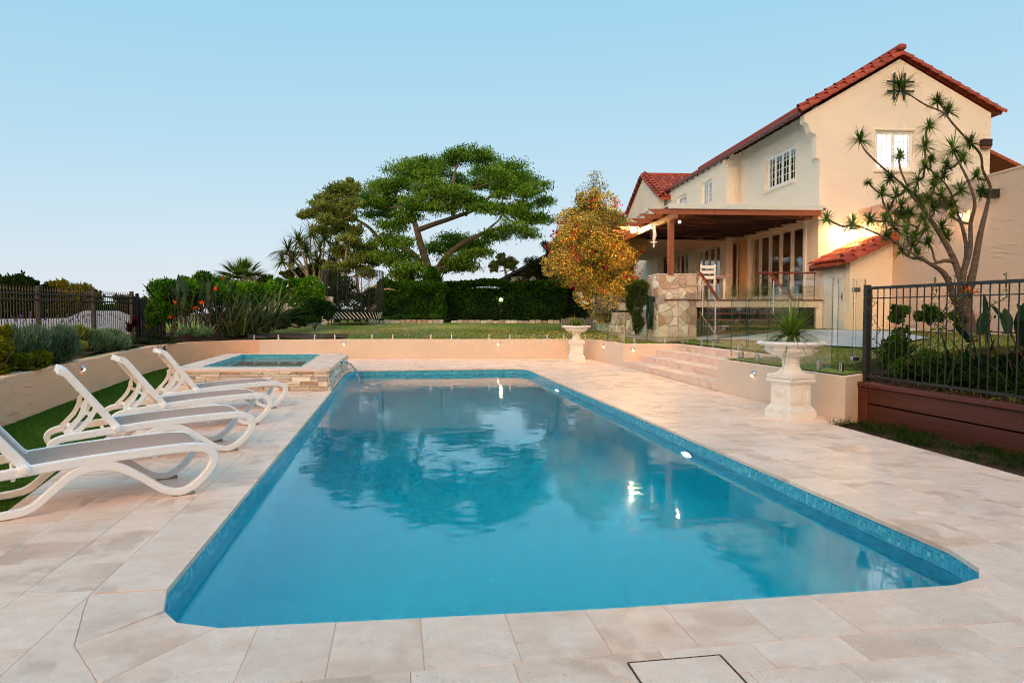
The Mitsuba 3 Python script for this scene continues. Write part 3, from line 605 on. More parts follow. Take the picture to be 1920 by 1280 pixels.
# urns
def urn(x, y, rot, label, plant, seed, pl):
    k = thing('garden_urn', label, 'urn', 'pedestal urns by the pool')
    R = lambda m: move(rotz(m, rot), (x, y, 0)); mb = MB()
    def frus(a, b, z0, z1):
        v = np.array([[sx * w / 2, sy * w / 2, z] for w, z in ((a, z0), (b, z1)) for sx, sy in ((-1, -1), (1, -1), (1, 1), (-1, 1))])
        return v, np.array([[0, 2, 1], [0, 3, 2], [4, 5, 6], [4, 6, 7]] + [t for i in range(4) for t in ([i, (i + 1) % 4, (i + 1) % 4 + 4], [i, (i + 1) % 4 + 4, i + 4])])
    for a in ((.46, .455, 0, .105), (.455, .36, .107, .185), (.35, .35, .187, .46), (.36, .43, .462, .495), (.44, .435, .497, .535)): mb.add(frus(*a))
    for s in range(4):   # raised frame and medallion on each face
        f = MB(); pz = .175
        for (u0, u1, z0, z1) in ((-.13, .13, .415, .43), (-.13, .13, .225, .24), (-.13, -.115, .24, .415), (.115, .13, .24, .415)): f.add(cbox(u0, u1, -pz - .012, -pz + .002, z0, z1, .004))
        f.add(basis(lathe([(.06, 0), (.055, .008), (.035, .004), (.02, .012), (0, .013)], 16), (0, -pz + .001, .327), (1, 0, 0), (0, 0, 1.2), (0, -1, 0)))
        mb.add(rotz(f.mesh(), s * math.pi / 2))
    part(k, 'pedestal', R(mb.mesh()), 'cast_stone')
    part(k, 'slab', R(cbox(-.215, .215, -.215, .215, .54, .595, .008)), 'cast_stone')
    part(k, 'stem', R(lathe([(.0, .595), (.21, .597), (.19, .612), (.155, .63), (.125, .665), (.108, .70), (.105, .74), (.115, .745), (.118, .757), (.11, .765), (.11, .79), (.135, .80), (.138, .815), (.12, .825), (0, .83)], 40)), 'cast_stone', 50)
    nf = 26
    part(k, 'bowl', R(lathe([(.10, .822), (.17, .832), (.25, .855), (.31, .89), (.335, .925), (.325, .945), (.315, .955)], nf * 6, lambda g, i: 1 + .030 * (1 - (i in (0, 6)) * .8) * np.abs(np.sin(g * nf / 2)))), 'cast_stone', 60)
    part(k, 'rim', R(lathe([(.315, .955), (.34, .962), (.42, .985), (.436, 1.0), (.43, 1.02), (.405, 1.032), (.375, 1.03), (.36, 1.01), (.35, .97)], 64)), 'cast_stone', 50)
    part(k, 'soil', R(lathe([(.35, .985), (.2, 1.0), (0, 1.005)], 24)), 'soil')
    r = np.random.default_rng(seed); pk = thing('ponytail_palm', plant, 'plant', 'plants in the pedestal urns')
    part(pk, 'trunk', move(lathe([(.055, .99), (.045, 1.02), (.028, 1.06), (.02, 1.10 * pl), (.0, 1.12 * pl)], 14), (x, y, 0)), 'pale_bark', 40)
    n = 260; az = r.uniform(0, 2 * np.pi, n); el = np.arcsin(r.uniform(.12, 1, n)); d = np.stack([np.cos(az) * np.cos(el), np.sin(az) * np.cos(el), np.sin(el)], 1)
    m, c = blades(np.tile([[x, y, 1.09 * pl]], (n, 1)) + d * .02, d, r.uniform(.36, .64, n) * pl, .022, r, r.uniform(.15, 1.0, n) * (1.15 - .9 * np.sin(el)), col('3c5a14'), col('86a03a'), 9, .03, .15)
    part(pk, 'leaves', MB().add(m, c), 'leaf')
urn(5.19, 8.50, .25, 'large white cast stone urn on a square pedestal, nearest on the right', 'arching ponytail palm growing in the near urn', 1, 1.0)
urn(5.31, 20.15, -.1, 'white cast stone urn on a pedestal in the far right terrace corner', 'small upright grassy plant growing in the far urn', 2, .86)
# sun loungers
LP = [(-1.09, .030), (-.93, .055), (-.80, .16), (-.67, .262), (-.53, .298), (-.39, .272), (-.25, .185), (-.11, .075), (0, .032), (.09, .05), (.19, .125), (.262, .225), (.262, .305), (.19, .352), (.05, .366), (-.25, .36), (-.6, .345), (-.95, .318), (-1.25, .29), (-1.40, .272), (-1.475, .225), (-1.455, .15), (-1.33, .065), (-1.19, .033)]
def ribbon(path, hw, w0, w1, b=.008, closed=True):
    p = np.asarray(path, float); m = len(p); t = (np.roll(p, -1, 0) - np.roll(p, 1, 0)) if closed else np.gradient(p, axis=0)
    t /= np.linalg.norm(t, axis=1, keepdims=True); nn = np.stack([-t[:, 1], t[:, 0]], 1); hw = np.broadcast_to(hw, (m,))
    prof = [(-1, w0 + b), (-1, w1 - b), (-1 + .25, w1), (1 - .25, w1), (1, w1 - b), (1, w0 + b), (1 - .25, w0), (-1 + .25, w0)]; K = len(prof)
    v = np.stack([np.stack([p[:, 0] + nn[:, 0] * hw * a, np.full(m, w), p[:, 1] + nn[:, 1] * hw * a], 1) for a, w in prof], 1).reshape(-1, 3)
    i, j = np.meshgrid(np.arange(m if closed else m - 1), np.arange(K), indexing='ij'); i2, j2 = (i + 1) % m, (j + 1) % K
    q = np.stack([i * K + j, i2 * K + j, i2 * K + j2, i * K + j2], -1).reshape(-1, 4); f = np.vstack([q[:, [0, 1, 2]], q[:, [0, 2, 3]]])
    if not closed: f = np.vstack([f] + [np.array([[o, o + a, o + a + 1] for a in range(1, K - 1)]) for o in (0, (m - 1) * K)])
    return v, f
WD = .70
lp = spline(LP, 7, True)
rail_z = lambda s: np.interp(s, [-1.25, -.95, -.6, -.25, .05, .19, .262], [.29, .318, .345, .36, .366, .352, .30])
LM = []   # (name, mesh, bsdf, smooth, uv)
hw = np.where(lp[:, 1] > .255, .034, .027)
hw = np.convolve(np.r_[hw[-4:], hw, hw[:4]], np.ones(9) / 9, 'valid')
for w0 in (0, WD - .05): LM.append(('side_frame', ribbon(lp, hw, w0, w0 + .05), 'white_resin', 35, None))
s = np.linspace(-.96, .215, 30); wv = np.linspace(.046, WD - .046, 9); S_, W_ = np.meshgrid(s, wv, indexing='ij'); u_ = (W_ - .35) / .3
Zs = rail_z(S_) + .030 - .022 * (1 - u_ ** 2)
m = grid2(np.stack([S_, W_, Zs], -1)); LM.append(('seat_sling', m, 'sling_fabric', True, np.c_[m[0][:, 0], m[0][:, 1]]))
b0, b1 = np.array([-.95, .335]), np.array([-1.345, .865]); bd = (b1 - b0) / np.linalg.norm(b1 - b0); bn = np.array([-bd[1], bd[0]])   # along and behind the backrest
bpath = spline([b0 - bd * .03, b0 + bd * .25, b0 + bd * .5, b1 - bd * .06, b1 + bn * .006, b1 + bd * .045 + bn * .035], 6)
for w0 in (.052, WD - .052 - .045): LM.append(('back_frame', ribbon(bpath, .034, w0, w0 + .045, .008, False), 'white_resin', 35, None))
LM.append(('head_bar', ribbon(bpath[-12:], .026, .097, WD - .097, .008, False), 'white_resin', 35, None))
tt = np.linspace(.0, .93, 16); g = np.stack([(b0 + bd * (np.linalg.norm(b1 - b0) * q) - bn * .012)[[0, 0, 1]] for q in tt]); m = grid2(np.stack([np.stack([np.full(9, a[0]) + .018 * (1 - ((wv - .35) / .25) ** 2).clip(0) * bn[0], .09 + (WD - .18) * np.linspace(0, 1, 9), np.full(9, a[2]) + .018 * (1 - ((wv - .35) / .25) ** 2).clip(0) * bn[1]], 1) for a in g]))
LM.append(('back_sling', m, 'sling_fabric', True, np.c_[m[0][:, 0] * 1.7, m[0][:, 1]]))
A_ = b0 + bd * .34
ring = LineString(spline([A_ + [.0, .0], A_ + [.045, -.075], A_ + [.005, -.13], A_ + [-.055, -.10], A_ + [-.05, -.03]], 6, True)).buffer(.018)
def tooth(a, b, n, side):
    a, b = np.array(a), np.array(b); d = (b - a) / np.linalg.norm(b - a); q = np.array([-d[1], d[0]]) * side
    return [Polygon([a + (b - a) * (i + .1) / n, a + (b - a) * (i + .9) / n, a + (b - a) * (i + .2) / n + q * .03]) for i in range(n)]
l1 = [A_ + [-.05, -.06], A_ + [-.10, -.17], (-1.345, .33)]; l2 = [A_ + [.03, -.10], A_ + [-.03, -.20], (-1.27, .315)]
prop = unary_union([ring, LineString(spline(l1, 6)).buffer(.019), LineString(spline(l2, 6)).buffer(.021), LineString([(-1.35, .325), (-1.255, .31)]).buffer(.022)] + tooth(l1[1], l1[2], 4, 1) + tooth(l2[1], l2[2], 4, 1))
pm = prism(polys(prop)[0] if prop.geom_type != 'Polygon' else prop, 0, .022)
for w0 in (.075, WD - .097): LM.append(('prop_arm', basis(pm, (0, w0, 0), (1, 0, 0), (0, 0, 1), (0, 1, 0)), 'white_resin', False, None))
for w0, sg in ((-.004, -1), (WD + .004, 1)): LM.append(('pivot_knob', basis(lathe([(.038, 0), (.037, .012), (.028, .026), (0, .033)], 20), (-.95, w0 - sg * .006, .332), (1, 0, 0), (0, 0, 1), (0, sg, 0)), 'white_resin', 40, None))
for s0 in (-1.02, -.15): LM.append(('cross_bar', tube([(s0, .04, rail_z(s0) - .045), (s0, WD - .04, rail_z(s0) - .045)], .016, 8), 'white_resin', 40, None))
LM.append(('prop_bar', tube([(-1.30, .04, .318), (-1.30, WD - .04, .318)], .018, 10), 'white_resin', 40, None))
for w0 in (0, WD - .05):
    for s0 in (.035, -1.12): LM.append(('foot_pad', cbox(s0 - .07, s0 + .09, w0 + .004, w0 + .046, .0005, .022, .004), 'foot_rubber', False, None))
TH = 1.099
LW = [(-1.66, 5.61, 'white sun lounger with taupe sling, nearest of the four and cut by the left edge'), (-1.712, 7.35, 'white sun lounger with taupe sling, second nearest of the four'),
      (-1.823, 9.032, 'white sun lounger with taupe sling, third of the four from the camera'), (-1.873, 10.595, 'white sun lounger with taupe sling, farthest of the four, next to the stone spa')]
for i, (x, y, lb) in enumerate(LW):
    k = thing('sun_lounger', lb, 'sun lounger', 'sun loungers beside the pool')
    th = TH + (.0, .012, -.015, .01)[i]
    a = np.array([math.sin(th), math.cos(th), 0]); b = np.array([-math.cos(th), math.sin(th), 0])
    M4 = np.eye(4); M4[:3, 0], M4[:3, 1], M4[:3, 2], M4[:3, 3] = a, b, (0, 0, 1), (x, y, 0)
    for j, (n_, m, bs, sm, uv) in enumerate(LM):
        kk = uniq(k + '__' + n_)
        if i == 0: scene[kk] = mikit.ply(m, 'mat_' + bs, smooth=sm, uv=uv, to_world=T(M4)); LM[j] = (n_, m, bs, sm, uv); _pat['l%d' % j] = scene[kk]
        else: scene[kk] = {**_pat['l%d' % j], 'to_world': T(M4)}
# ---------------------------------------------------------------- the house, in its own axes: p right along the gable front, u back along the side wall, z up
HA = .09
HO = np.array([11.7, 17.9, 0.]); HP = np.array([math.cos(HA), -math.sin(HA), 0]); HU = np.array([math.sin(HA), math.cos(HA), 0])
hx = lambda m: basis(m, HO, HP, HU, (0, 0, 1))
hp = lambda p, u, z: HO + HP * p + HU * u + np.array([0, 0, z])
def hbox(p0, p1, u0, u1, z0, z1, b=0.): return hx(cbox(p0, p1, u0, u1, z0, z1, b))
def hbar(a, b, w, h, bev=0.): return hx(bar(a, b, w, h, bev))
def wall_u(poly, p0, p1): return basis(prism(poly, 0, p1 - p0), hp(p0, 0, 0), HU, (0, 0, 1), HP)      # polygon in (u, z)
def wall_p(poly, u0, u1): return basis(prism(poly, 0, u1 - u0), hp(0, u0, 0), HP, (0, 0, 1), HU)      # polygon in (p, z)
hk = thing('house', 'cream two storey house with red clay tile roof', 'house')
gable = Polygon([(0, .4), (5.03, .4), (5.03, 7.08), (2.28, 8.52), (-.46, 6.93), (-.46, 6.72), (-.37, 6.69), (-.32, 6.60), (-.29, 6.47), (-.22, 6.42), (-.13, 6.40), (-.11, 6.33), (-.11, 5.74), (0, 5.72)])
part(hk, 'wall', wall_p(gable.difference(sbox(1.62, 5.43, 2.76, 6.54)), 0, .26), 'stucco_cream')
part(hk, 'wall', wall_u(sbox(.262, .5, 5.5, 7.25).difference(sbox(1.43, 5.40, 3.46, 6.50)).difference(sbox(.78, 1.80, 4.75, 4.05)), 0, .25), 'stucco_cream')
farw = sbox(5.5, .5, 16.3, 7.15)
WINS = [(7.0, 8.1, 5.57, 6.51), (9.95, 11.2, 5.57, 6.48), (11.9, 13.1, 5.57, 6.5)]; DRS = [(6.1, 8.7, 1.82, 3.95), (9.7, 11.5, 1.82, 3.98), (12.6, 14.6, 1.82, 3.98)]
for a in WINS + DRS: farw = farw.difference(sbox(a[0], a[2], a[1], a[3]))
part(hk, 'wall', wall_u(farw, -.5, -.25), 'stucco_cream')
part(hk, 'wall', wall_p(sbox(-.248, .5, -.002, 7.15).union(sbox(-.248, 4.06, .0, 7.15)).difference(sbox(-.49, 1.8, .0, 4.0)), 5.5, 5.7), 'stucco_cream')
part(hk, 'wall', hbox(5.02, 4.8, .262, 16, .5, 7.0), 'stucco_cream'); part(hk, 'wall', hbox(-.24, 5.0, 16.2, 16.4, .5, 7.1), 'stucco_cream')
def casement(parent, kind, a, b, z0, z1, at, sashes, rows, cols=2, depth=.05, m_='white_paint', bars=True, curtain=None, lit=None):
    """frame, sashes with glazing bars and glass; a..b along the wall, kind 'u' faces -p, 'p' faces -u"""
    B = (lambda s0, s1, d0, d1, q0, q1, bev=.004: hbox(at + d0, at + d1, s0, s1, q0, q1, bev)) if kind == 'u' else (lambda s0, s1, d0, d1, q0, q1, bev=.004: hbox(s0, s1, at + d0, at + d1, q0, q1, bev))
    k = part(parent, 'window', (lambda mb: [mb.add(B(*t)) for t in ((a, a + .045, 0, .09, z0, z1), (b - .045, b, 0, .09, z0, z1), (a + .045, b - .045, 0, .09, z1 - .045, z1), (a + .045, b - .045, 0, .09, z0, z0 + .045))] and mb)(MB()), m_)
    a, b, z0, z1 = a + .047, b - .047, z0 + .047, z1 - .047; w = (b - a) / sashes
    for i in range(sashes):
        s0, s1 = a + w * i + .003, a + w * (i + 1) - .003; mb = MB(); st = .05
        for t in ((s0, s0 + st, .018, .055, z0, z1), (s1 - st, s1, .018, .055, z0, z1), (s0 + st, s1 - st, .018, .055, z1 - st, z1), (s0 + st, s1 - st, .018, .055, z0, z0 + st)): mb.add(B(*t))
        if bars:
            for c in range(1, cols): x = s0 + st + (s1 - s0 - 2 * st) * c / cols; mb.add(B(x - .011, x + .011, .024, .048, z0 + st, z1 - st, .002))
            for c in range(1, rows): z = z0 + st + (z1 - z0 - 2 * st) * c / rows; mb.add(B(s0 + st, s1 - st, .026, .046, z - .011, z + .011, .002))
        part(k, 'sash', mb, m_)
        pts = [(s0 + st, z0 + st), (s1 - st, z0 + st), (s1 - st, z1 - st), (s0 + st, z1 - st)]
        v = np.array([hp(at + .036, s, z) if kind == 'u' else hp(s, at + .036, z) for s, z in pts]); part(k, 'pane', (v, np.array([[0, 1, 2], [0, 2, 3]])), 'window_glass')
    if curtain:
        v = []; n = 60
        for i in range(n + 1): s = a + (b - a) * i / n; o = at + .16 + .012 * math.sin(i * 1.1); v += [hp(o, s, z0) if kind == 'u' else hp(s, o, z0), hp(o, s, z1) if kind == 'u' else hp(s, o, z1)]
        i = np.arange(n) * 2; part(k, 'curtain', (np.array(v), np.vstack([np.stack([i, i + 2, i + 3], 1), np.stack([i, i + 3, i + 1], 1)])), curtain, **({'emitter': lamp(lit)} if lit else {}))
    return k
casement(hk, 'u', 1.44, 3.45, 5.41, 6.49, .07, 4, 4)
casement(hk, 'p', 1.63, 2.75, 5.44, 6.53, .07, 2, 5, 3, curtain='curtain', lit=(.42, .42, .43))  # curtain glows by itself to whiten the window; no lamp behind it
for a in WINS: casement(hk, 'u', a[0] + .01, a[1] - .01, a[2] + .01, a[3] - .01, -.45, 2, 4)
for a in ((1.36, 3.53, -.07, .2, 5.33, 5.398),): part(hk, 'sill', hx(cbox(a[2], a[3], a[0], a[1], a[4], a[5], .01)), 'stucco_cream')
part(hk, 'sill', hbox(1.56, 2.82, -.06, .2, 5.36, 5.428, .01), 'stucco_cream'); part(hk, 'lintel', hbox(1.58, 2.80, -.03, .05, 6.542, 6.58, .006), 'stucco_cream')
# doors on the deck: frames, leaves and glass
def leaf(parent, kind, a, b, z0, z1, at, m_='cream_paint', st=.09, name='door'):
    B = (lambda s0, s1, q0, q1: hbox(at, at + .045, s0, s1, q0, q1, .005)) if kind == 'u' else (lambda s0, s1, q0, q1: hbox(s0, s1, at, at + .045, q0, q1, .005))
    mb = MB()
    for t in ((a, a + st, z0, z1), (b - st, b, z0, z1), (a + st, b - st, z1 - st, z1), (a + st, b - st, z0, z0 + .16)): mb.add(B(*t))
    k = part(parent, name, mb, m_)
    v = np.array([hp(at + .022, s, z) if kind == 'u' else hp(s, at + .022, z) for s, z in ((a + st, z0 + .16), (b - st, z0 + .16), (b - st, z1 - st), (a + st, z1 - st))]); part(k, 'pane', (v, np.array([[0, 1, 2], [0, 2, 3]])), 'window_glass')
    return k
w = (4.74 - .95) / 5
for i in range(5): leaf(hk, 'u', .95 + w * i + .004, .95 + w * (i + 1) - .004, 1.83, 4.0, .08)
part(hk, 'door_post', hbox(-.03, .12, .66, .80, 1.8, 4.25, .008), 'white_paint'); part(hk, 'door_head', hbox(-.02, .14, .95, 4.74, 4.002, 4.05, .006), 'cream_paint')
part(hk, 'wall_panel', hbox(-.012, -.002, 4.86, 5.495, 1.8, 4.04), 'warm_wall')  # warm lamplight on this stretch of wall, put into its orange colour
k = leaf(hk, 'p', -.47, -.02, 1.83, 3.97, 5.54, st=.06); part(k, 'handle', hbox(-.44, -.41, 5.50, 5.54, 2.75, 2.85, .004), 'bronze_metal')
for a, b, z0, z1 in DRS:
    n = max(2, round((b - a) / .65)); w = (b - a - .02) / n
    for i in range(n): leaf(hk, 'u', a + .01 + w * i + .003, a + .01 + w * (i + 1) - .003, z0, z1 - .01, -.42)
# rooms seen through the glass
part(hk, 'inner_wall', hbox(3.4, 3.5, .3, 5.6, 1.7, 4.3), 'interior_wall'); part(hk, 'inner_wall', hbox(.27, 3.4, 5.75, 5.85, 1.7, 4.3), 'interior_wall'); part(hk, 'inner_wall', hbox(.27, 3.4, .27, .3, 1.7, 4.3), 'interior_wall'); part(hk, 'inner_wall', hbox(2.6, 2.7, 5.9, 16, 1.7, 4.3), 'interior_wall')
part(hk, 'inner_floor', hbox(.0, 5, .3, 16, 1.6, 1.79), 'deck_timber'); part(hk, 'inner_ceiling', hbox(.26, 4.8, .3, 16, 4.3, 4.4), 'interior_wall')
for i, (p, u) in enumerate(((1.1, 1.7), (1.6, 3.4), (1.0, 7.5))): part(hk, 'downlight', hx(move(lathe([(.05, 0), (.04, .008), (0, .008)], 16), (p, u, 4.27))), 'white_paint', flip_normals=True, emitter=lamp((90, 52, 22)), label='small warm downlight in the room ceiling')
# eaves
part(hk, 'gutter', (lambda mb: mb.add(hbar((-.60, -.02, 6.975), (-.60, 16.4, 6.975), .11, .10, .02)))(MB()), 'gutter_paint')
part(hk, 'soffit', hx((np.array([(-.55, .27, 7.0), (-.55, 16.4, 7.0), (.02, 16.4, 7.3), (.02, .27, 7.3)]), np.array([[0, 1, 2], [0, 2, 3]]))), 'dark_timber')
for i in range(26): u = .5 + i * .62; part(hk, 'rafter_tail', hbar((-.54, u, 6.93), (.0 if u < 5.3 else -.46, u, 6.93 + (.28 if u < 5.3 else .05)), .05, .10, .004), 'dark_timber')
part(hk, 'downpipe', hx(MB().add(bar((-.55, 5.56, 6.86), (-.55, 5.56, 6.70), .09, .09)).add(bar((-.55, 5.56, 6.66), (-.14, 5.46, 6.60), .08, .08)).add(bar((-.14, 5.45, 6.62), (-.14, 5.45, 4.3), .085, .085)).mesh()), 'cream_paint')
# roof: slopes and, along the gable, verge tiles laid one over the next
m = wall_p(Polygon([(5.32, 6.80), (8.5, 5.40), (8.5, 5.50), (5.32, 6.90)]), 1.6, 9); part(hk, 'side_roof', m, 'roof_clay', uv=uvc(m, .7, .1))
rf = part(hk, 'roof', wall_p(Polygon([(-.64, 6.98), (2.28, 8.66), (5.36, 7.06), (5.36, 7.16), (2.28, 8.76), (-.64, 7.08)]), .06, 16.3), 'roof_clay')
def verge(parent, a, b, n, u0, seed, axis='p', at=0.):
    r = np.random.default_rng(seed); a, b = np.array(a), np.array(b); d = (b - a); L = np.linalg.norm(d) / n; d /= np.linalg.norm(d)
    g = np.linspace(-.15 * np.pi, 1.1 * np.pi, 9)
    for i in range(n):
        o = a + d * L * i; L2 = L * 1.12; rr = .105
        for q, (rad, lift, u_off, l0) in enumerate(((.10, .0, 0., 0.), (.085, .105, .16, .12))):
            v = []
            for s, k in ((0, 1.10), (L2, .90)):
                for rr in (rad * k, (rad - .016) * k): v += [(s, rr * math.cos(t), lift + rr * math.sin(t) + (L2 - s) * .10) for t in g]
            v = np.array(v); m = len(g); f = []
            for j in range(m - 1): f += [[j, j + 1, 2 * m + j + 1, 2 * m + j], [m + j, 3 * m + j, 3 * m + j + 1, m + j + 1], [j, m + j, m + j + 1, j + 1], [2 * m + j, 2 * m + j + 1, 3 * m + j + 1, 3 * m + j]]
            f += [[0, 2 * m, 3 * m, m], [m - 1, 2 * m - 1, 4 * m - 1, 3 * m - 1]]
            nz = np.array([-d[1], d[0]]); nz = nz if nz[1] > 0 else -nz
            O = o + d * l0
            P3 = [(O[0] + d[0] * x + nz[0] * z, u0 + u_off + y + r.normal() * .0015, O[1] + d[1] * x + nz[1] * z) if axis == 'p' else (u0 + u_off + y, O[0] + d[0] * x + nz[0] * z, O[1] + d[1] * x + nz[1] * z) for x, y, z in v]
            m_ = hx((np.array(P3), np.array([t for q4 in f for t in ([q4[0], q4[1], q4[2]], [q4[0], q4[2], q4[3]])])))
            part(parent, 'roof_tile', m_, 'roof_clay', uv=uvc(m_, r.uniform(), r.uniform(0, .8)))
verge(rf, (-.62, 6.97), (2.27, 8.62), 11, -.06, 1); verge(rf, (5.36, 7.05), (2.29, 8.62), 11, -.06, 2)
m = hx(bar((2.28, -.16, 8.82), (2.28, 16.3, 8.82), .24, .16, .05)); part(rf, 'ridge', m, 'roof_clay', uv=uvc(m, .4, .3))
# rear wing with its own tiled roof
part(hk, 'wing_wall', wall_u(Polygon([(12.5, .5), (18.3, .5), (18.3, 6.75), (15.3, 8.1), (12.5, 6.78)]).difference(sbox(14.2, 5.3, 16.6, 6.36)), -.95, -.7), 'stucco_cream')
wk = part(hk, 'wing_window', hbox(-.86, -.84, 14.2, 16.6, 5.3, 6.36), 'window_glass')
for u in (14.2, 14.8, 15.4, 16., 16.52): part(wk, 'frame', hbox(-.90, -.83, u, u + .07, 5.3, 6.36), 'white_paint')
wr = part(hk, 'wing_roof', wall_u(Polygon([(12.1, 6.55), (15.3, 8.18), (18.6, 6.62), (18.6, 6.70), (15.3, 8.27), (12.1, 6.63)]), -1.0, 6.0), 'roof_clay')
mb, uvs, r = MB(), [], np.random.default_rng(7)
for i in range(9):
    for j in range(22):
        u0, z0 = 12.15 + i * .355, 6.66 + i * .181; p0 = -.95 + j * .215
        t = np.linspace(0, np.pi, 6); ring = lambda u, z, k: [(p0 + .1 + .1 * k * math.cos(a), u, z + .055 * k * math.sin(a)) for a in t]
        v = np.array(ring(u0 - .02, z0 + .03, 1.) + ring(u0 + .37, z0 + .19, .9) + ring(u0 - .02, z0 - .0, 1.)); m = 6; f = [[a, a + 1, m + a + 1, m + a] for a in range(m - 1)] + [[a, 2 * m + a, 2 * m + a + 1, a + 1] for a in range(m - 1)]
        q = hx((v, np.array([x for a in f for x in ([a[0], a[1], a[2]], [a[0], a[2], a[3]])]))); mb.add(q); uvs.append(uvc(q, r.uniform(), r.uniform()))
part(wr, 'tile_field', mb, 'roof_clay', uv=np.vstack(uvs), stuff=True)
verge(wr, (12.1, 6.6), (15.28, 8.2), 9, -1.02, 5, 'u'); verge(wr, (18.6, 6.65), (15.32, 8.2), 9, -1.02, 6, 'u')
m = hx(bar((-1.05, 15.3, 8.30), (6, 15.3, 8.30), .2, .14, .05)); part(wr, 'ridge', m, 'roof_clay', uv=uvc(m, .8, .2))
k = thing('wall_anchor', 'black wrought iron crossed bar ornament high under the gable peak', 'wall ornament')
for p in (2.10, 2.40): part(k, 'bar', hbar((p, -.05, 7.38), (p, -.05, 8.12), .05, .04, .006), 'fence_metal')
for z in (7.60, 7.86): part(k, 'bar', hbar((1.86, -.09, z), (2.66, -.09, z), .04, .05, .006), 'fence_metal')
k = thing('wall_vent', 'small dark brown hooded vent box on the gable wall near its right edge', 'vent'); part(k, 'hood', hbox(4.70, 4.98, -.16, -.003, 6.12, 6.32, .012), 'dark_timber'); part(k, 'flap', hbox(4.72, 4.96, -.14, -.01, 6.06, 6.118, .006), 'beam_timber')
# lean-to with the white door
k = thing('tool_shed', 'small cream lean-to with a red clay tile roof and a white door', 'shed')
part(k, 'wall', wall_p(Polygon([(.0, .5), (1.15, .5), (1.15, 3.30), (.0, 2.76)]), -1.62, -1.44), 'stucco_cream')
part(k, 'wall', wall_u(sbox(-1.438, .5, -.004, 2.78).difference(sbox(-1.34, .88, -.2, 2.74)), 0, .18), 'stucco_cream')
dr_ = part(k, 'door', hbox(.03, .07, -1.335, -.205, .89, 2.73, .004), 'white_paint')
for i in range(9): part(dr_, 'board', hbox(.018, .031, -1.33 + i * .1245, -1.33 + i * .1245 + .116, .90, 2.72, .004), 'white_paint')
part(dr_, 'handle', hx(MB().add(cbox(-.002, .017, -1.27, -1.235, 1.75, 1.93, .004)).add(bar((-.03, -1.255, 1.84), (-.03, -1.13, 1.835), .018, .018)).add(bar((-.03, -1.255, 1.84), (.0, -1.255, 1.84), .018, .018)).mesh()), 'fence_metal')
rk = part(k, 'roof', wall_p(Polygon([(-.26, 2.66), (1.15, 3.33), (1.15, 3.39), (-.26, 2.72)]), -1.80, -.004), 'roof_clay')
r = np.random.default_rng(11); sl = math.atan2(.67, 1.41)
for i in range(4):
    for j in range(9):
        p0, z0, u0 = -.30 + i * .36, 2.73 + i * .171, -1.78 + j * .2; t = np.linspace(0, np.pi, 7)
        ring = lambda p, z, q: [(p, u0 + .095 + .098 * q * math.cos(a), z + .065 * q * math.sin(a)) for a in t]
        v = np.array(ring(p0, z0 + .035, 1.) + ring(p0 + .40, z0 + .20, .86) + ring(p0 + .002, z0 + .015, .84)); f = [[a, a + 1, 8 + a, 7 + a] for a in range(6)] + [[a, 14 + a, 15 + a, a + 1] for a in range(6)]
        m = hx((v, np.array([x for a in f for x in ([a[0], a[1], a[2]], [a[0], a[2], a[3]])]))); part(rk, 'roof_tile', m, 'roof_clay', uv=uvc(m, r.uniform(.3, 1), r.uniform(0, .6)))
verge(rk, (-.28, 2.66), (1.13, 3.31), 5, -1.83, 12)
part(rk, 'fascia', hbar((-.24, -1.8, 2.61), (-.24, -.01, 2.61), .03, .09), 'dark_timber')
def lantern(name, label, c, rad, L, body='bronze_metal', up=True, arm=None):
    k = thing(name, label, 'lamp'); c = np.array(c, float)
    part(k, 'bulb', sphere(c, rad, 2), 'white_paint', True, emitter=lamp(L))
    part(k, 'cap', move(lathe([(rad * .6, rad * 1.0), (rad * 1.5, rad * 1.12), (rad * 1.3, rad * 1.3), (rad * .5, rad * 1.8), (0, rad * 1.9)], 16), c), body, 40)
    if arm is not None: part(k, 'bracket', tube(spline([c + [0, 0, rad * 1.7], (c + np.array(arm)) / 2 + [0, 0, rad * 2.2], arm], 5), rad * .22, 6), body, 40)
    return k
lantern('wall_lamp', 'glowing wall lamp just above the lean-to roof ridge', hp(.74, -.45, 3.60), .08, (190, 95, 28), arm=hp(.74, .0, 3.68))
# boundary wall running forward from the house
k = thing('boundary_wall', 'tall cream rendered boundary wall running from the house to the right edge', 'wall')
part(k, 'body', wall_u(Polygon([(-22, .3), (-.004, .3), (-.004, 4.26), (-22, 4.42)]), 1.16, 1.42), 'stucco_buff'); part(k, 'coping', hbar((1.29, -22, 4.445), (1.29, -.004, 4.285), .30, .05, .01), 'stucco_buff')
for u in (-2.3, -3.75, -5.15, -6.7):
    part(k, 'beam_end', basis(prism(Polygon([(0, 0), (-.42, 0), (-.42, -.06), (-.36, -.10), (-.34, -.15), (0, -.18)]), 0, .14), hp(1.155, u, 3.92 + (-u) * .012), HP, (0, 0, 1), HU), 'fence_metal')
lantern('wall_lamp', 'small warm lamp on the boundary wall behind the dragon tree', hp(1.02, -4.19, 3.56), .028, (120, 60, 18), arm=hp(1.16, -4.19, 3.62))
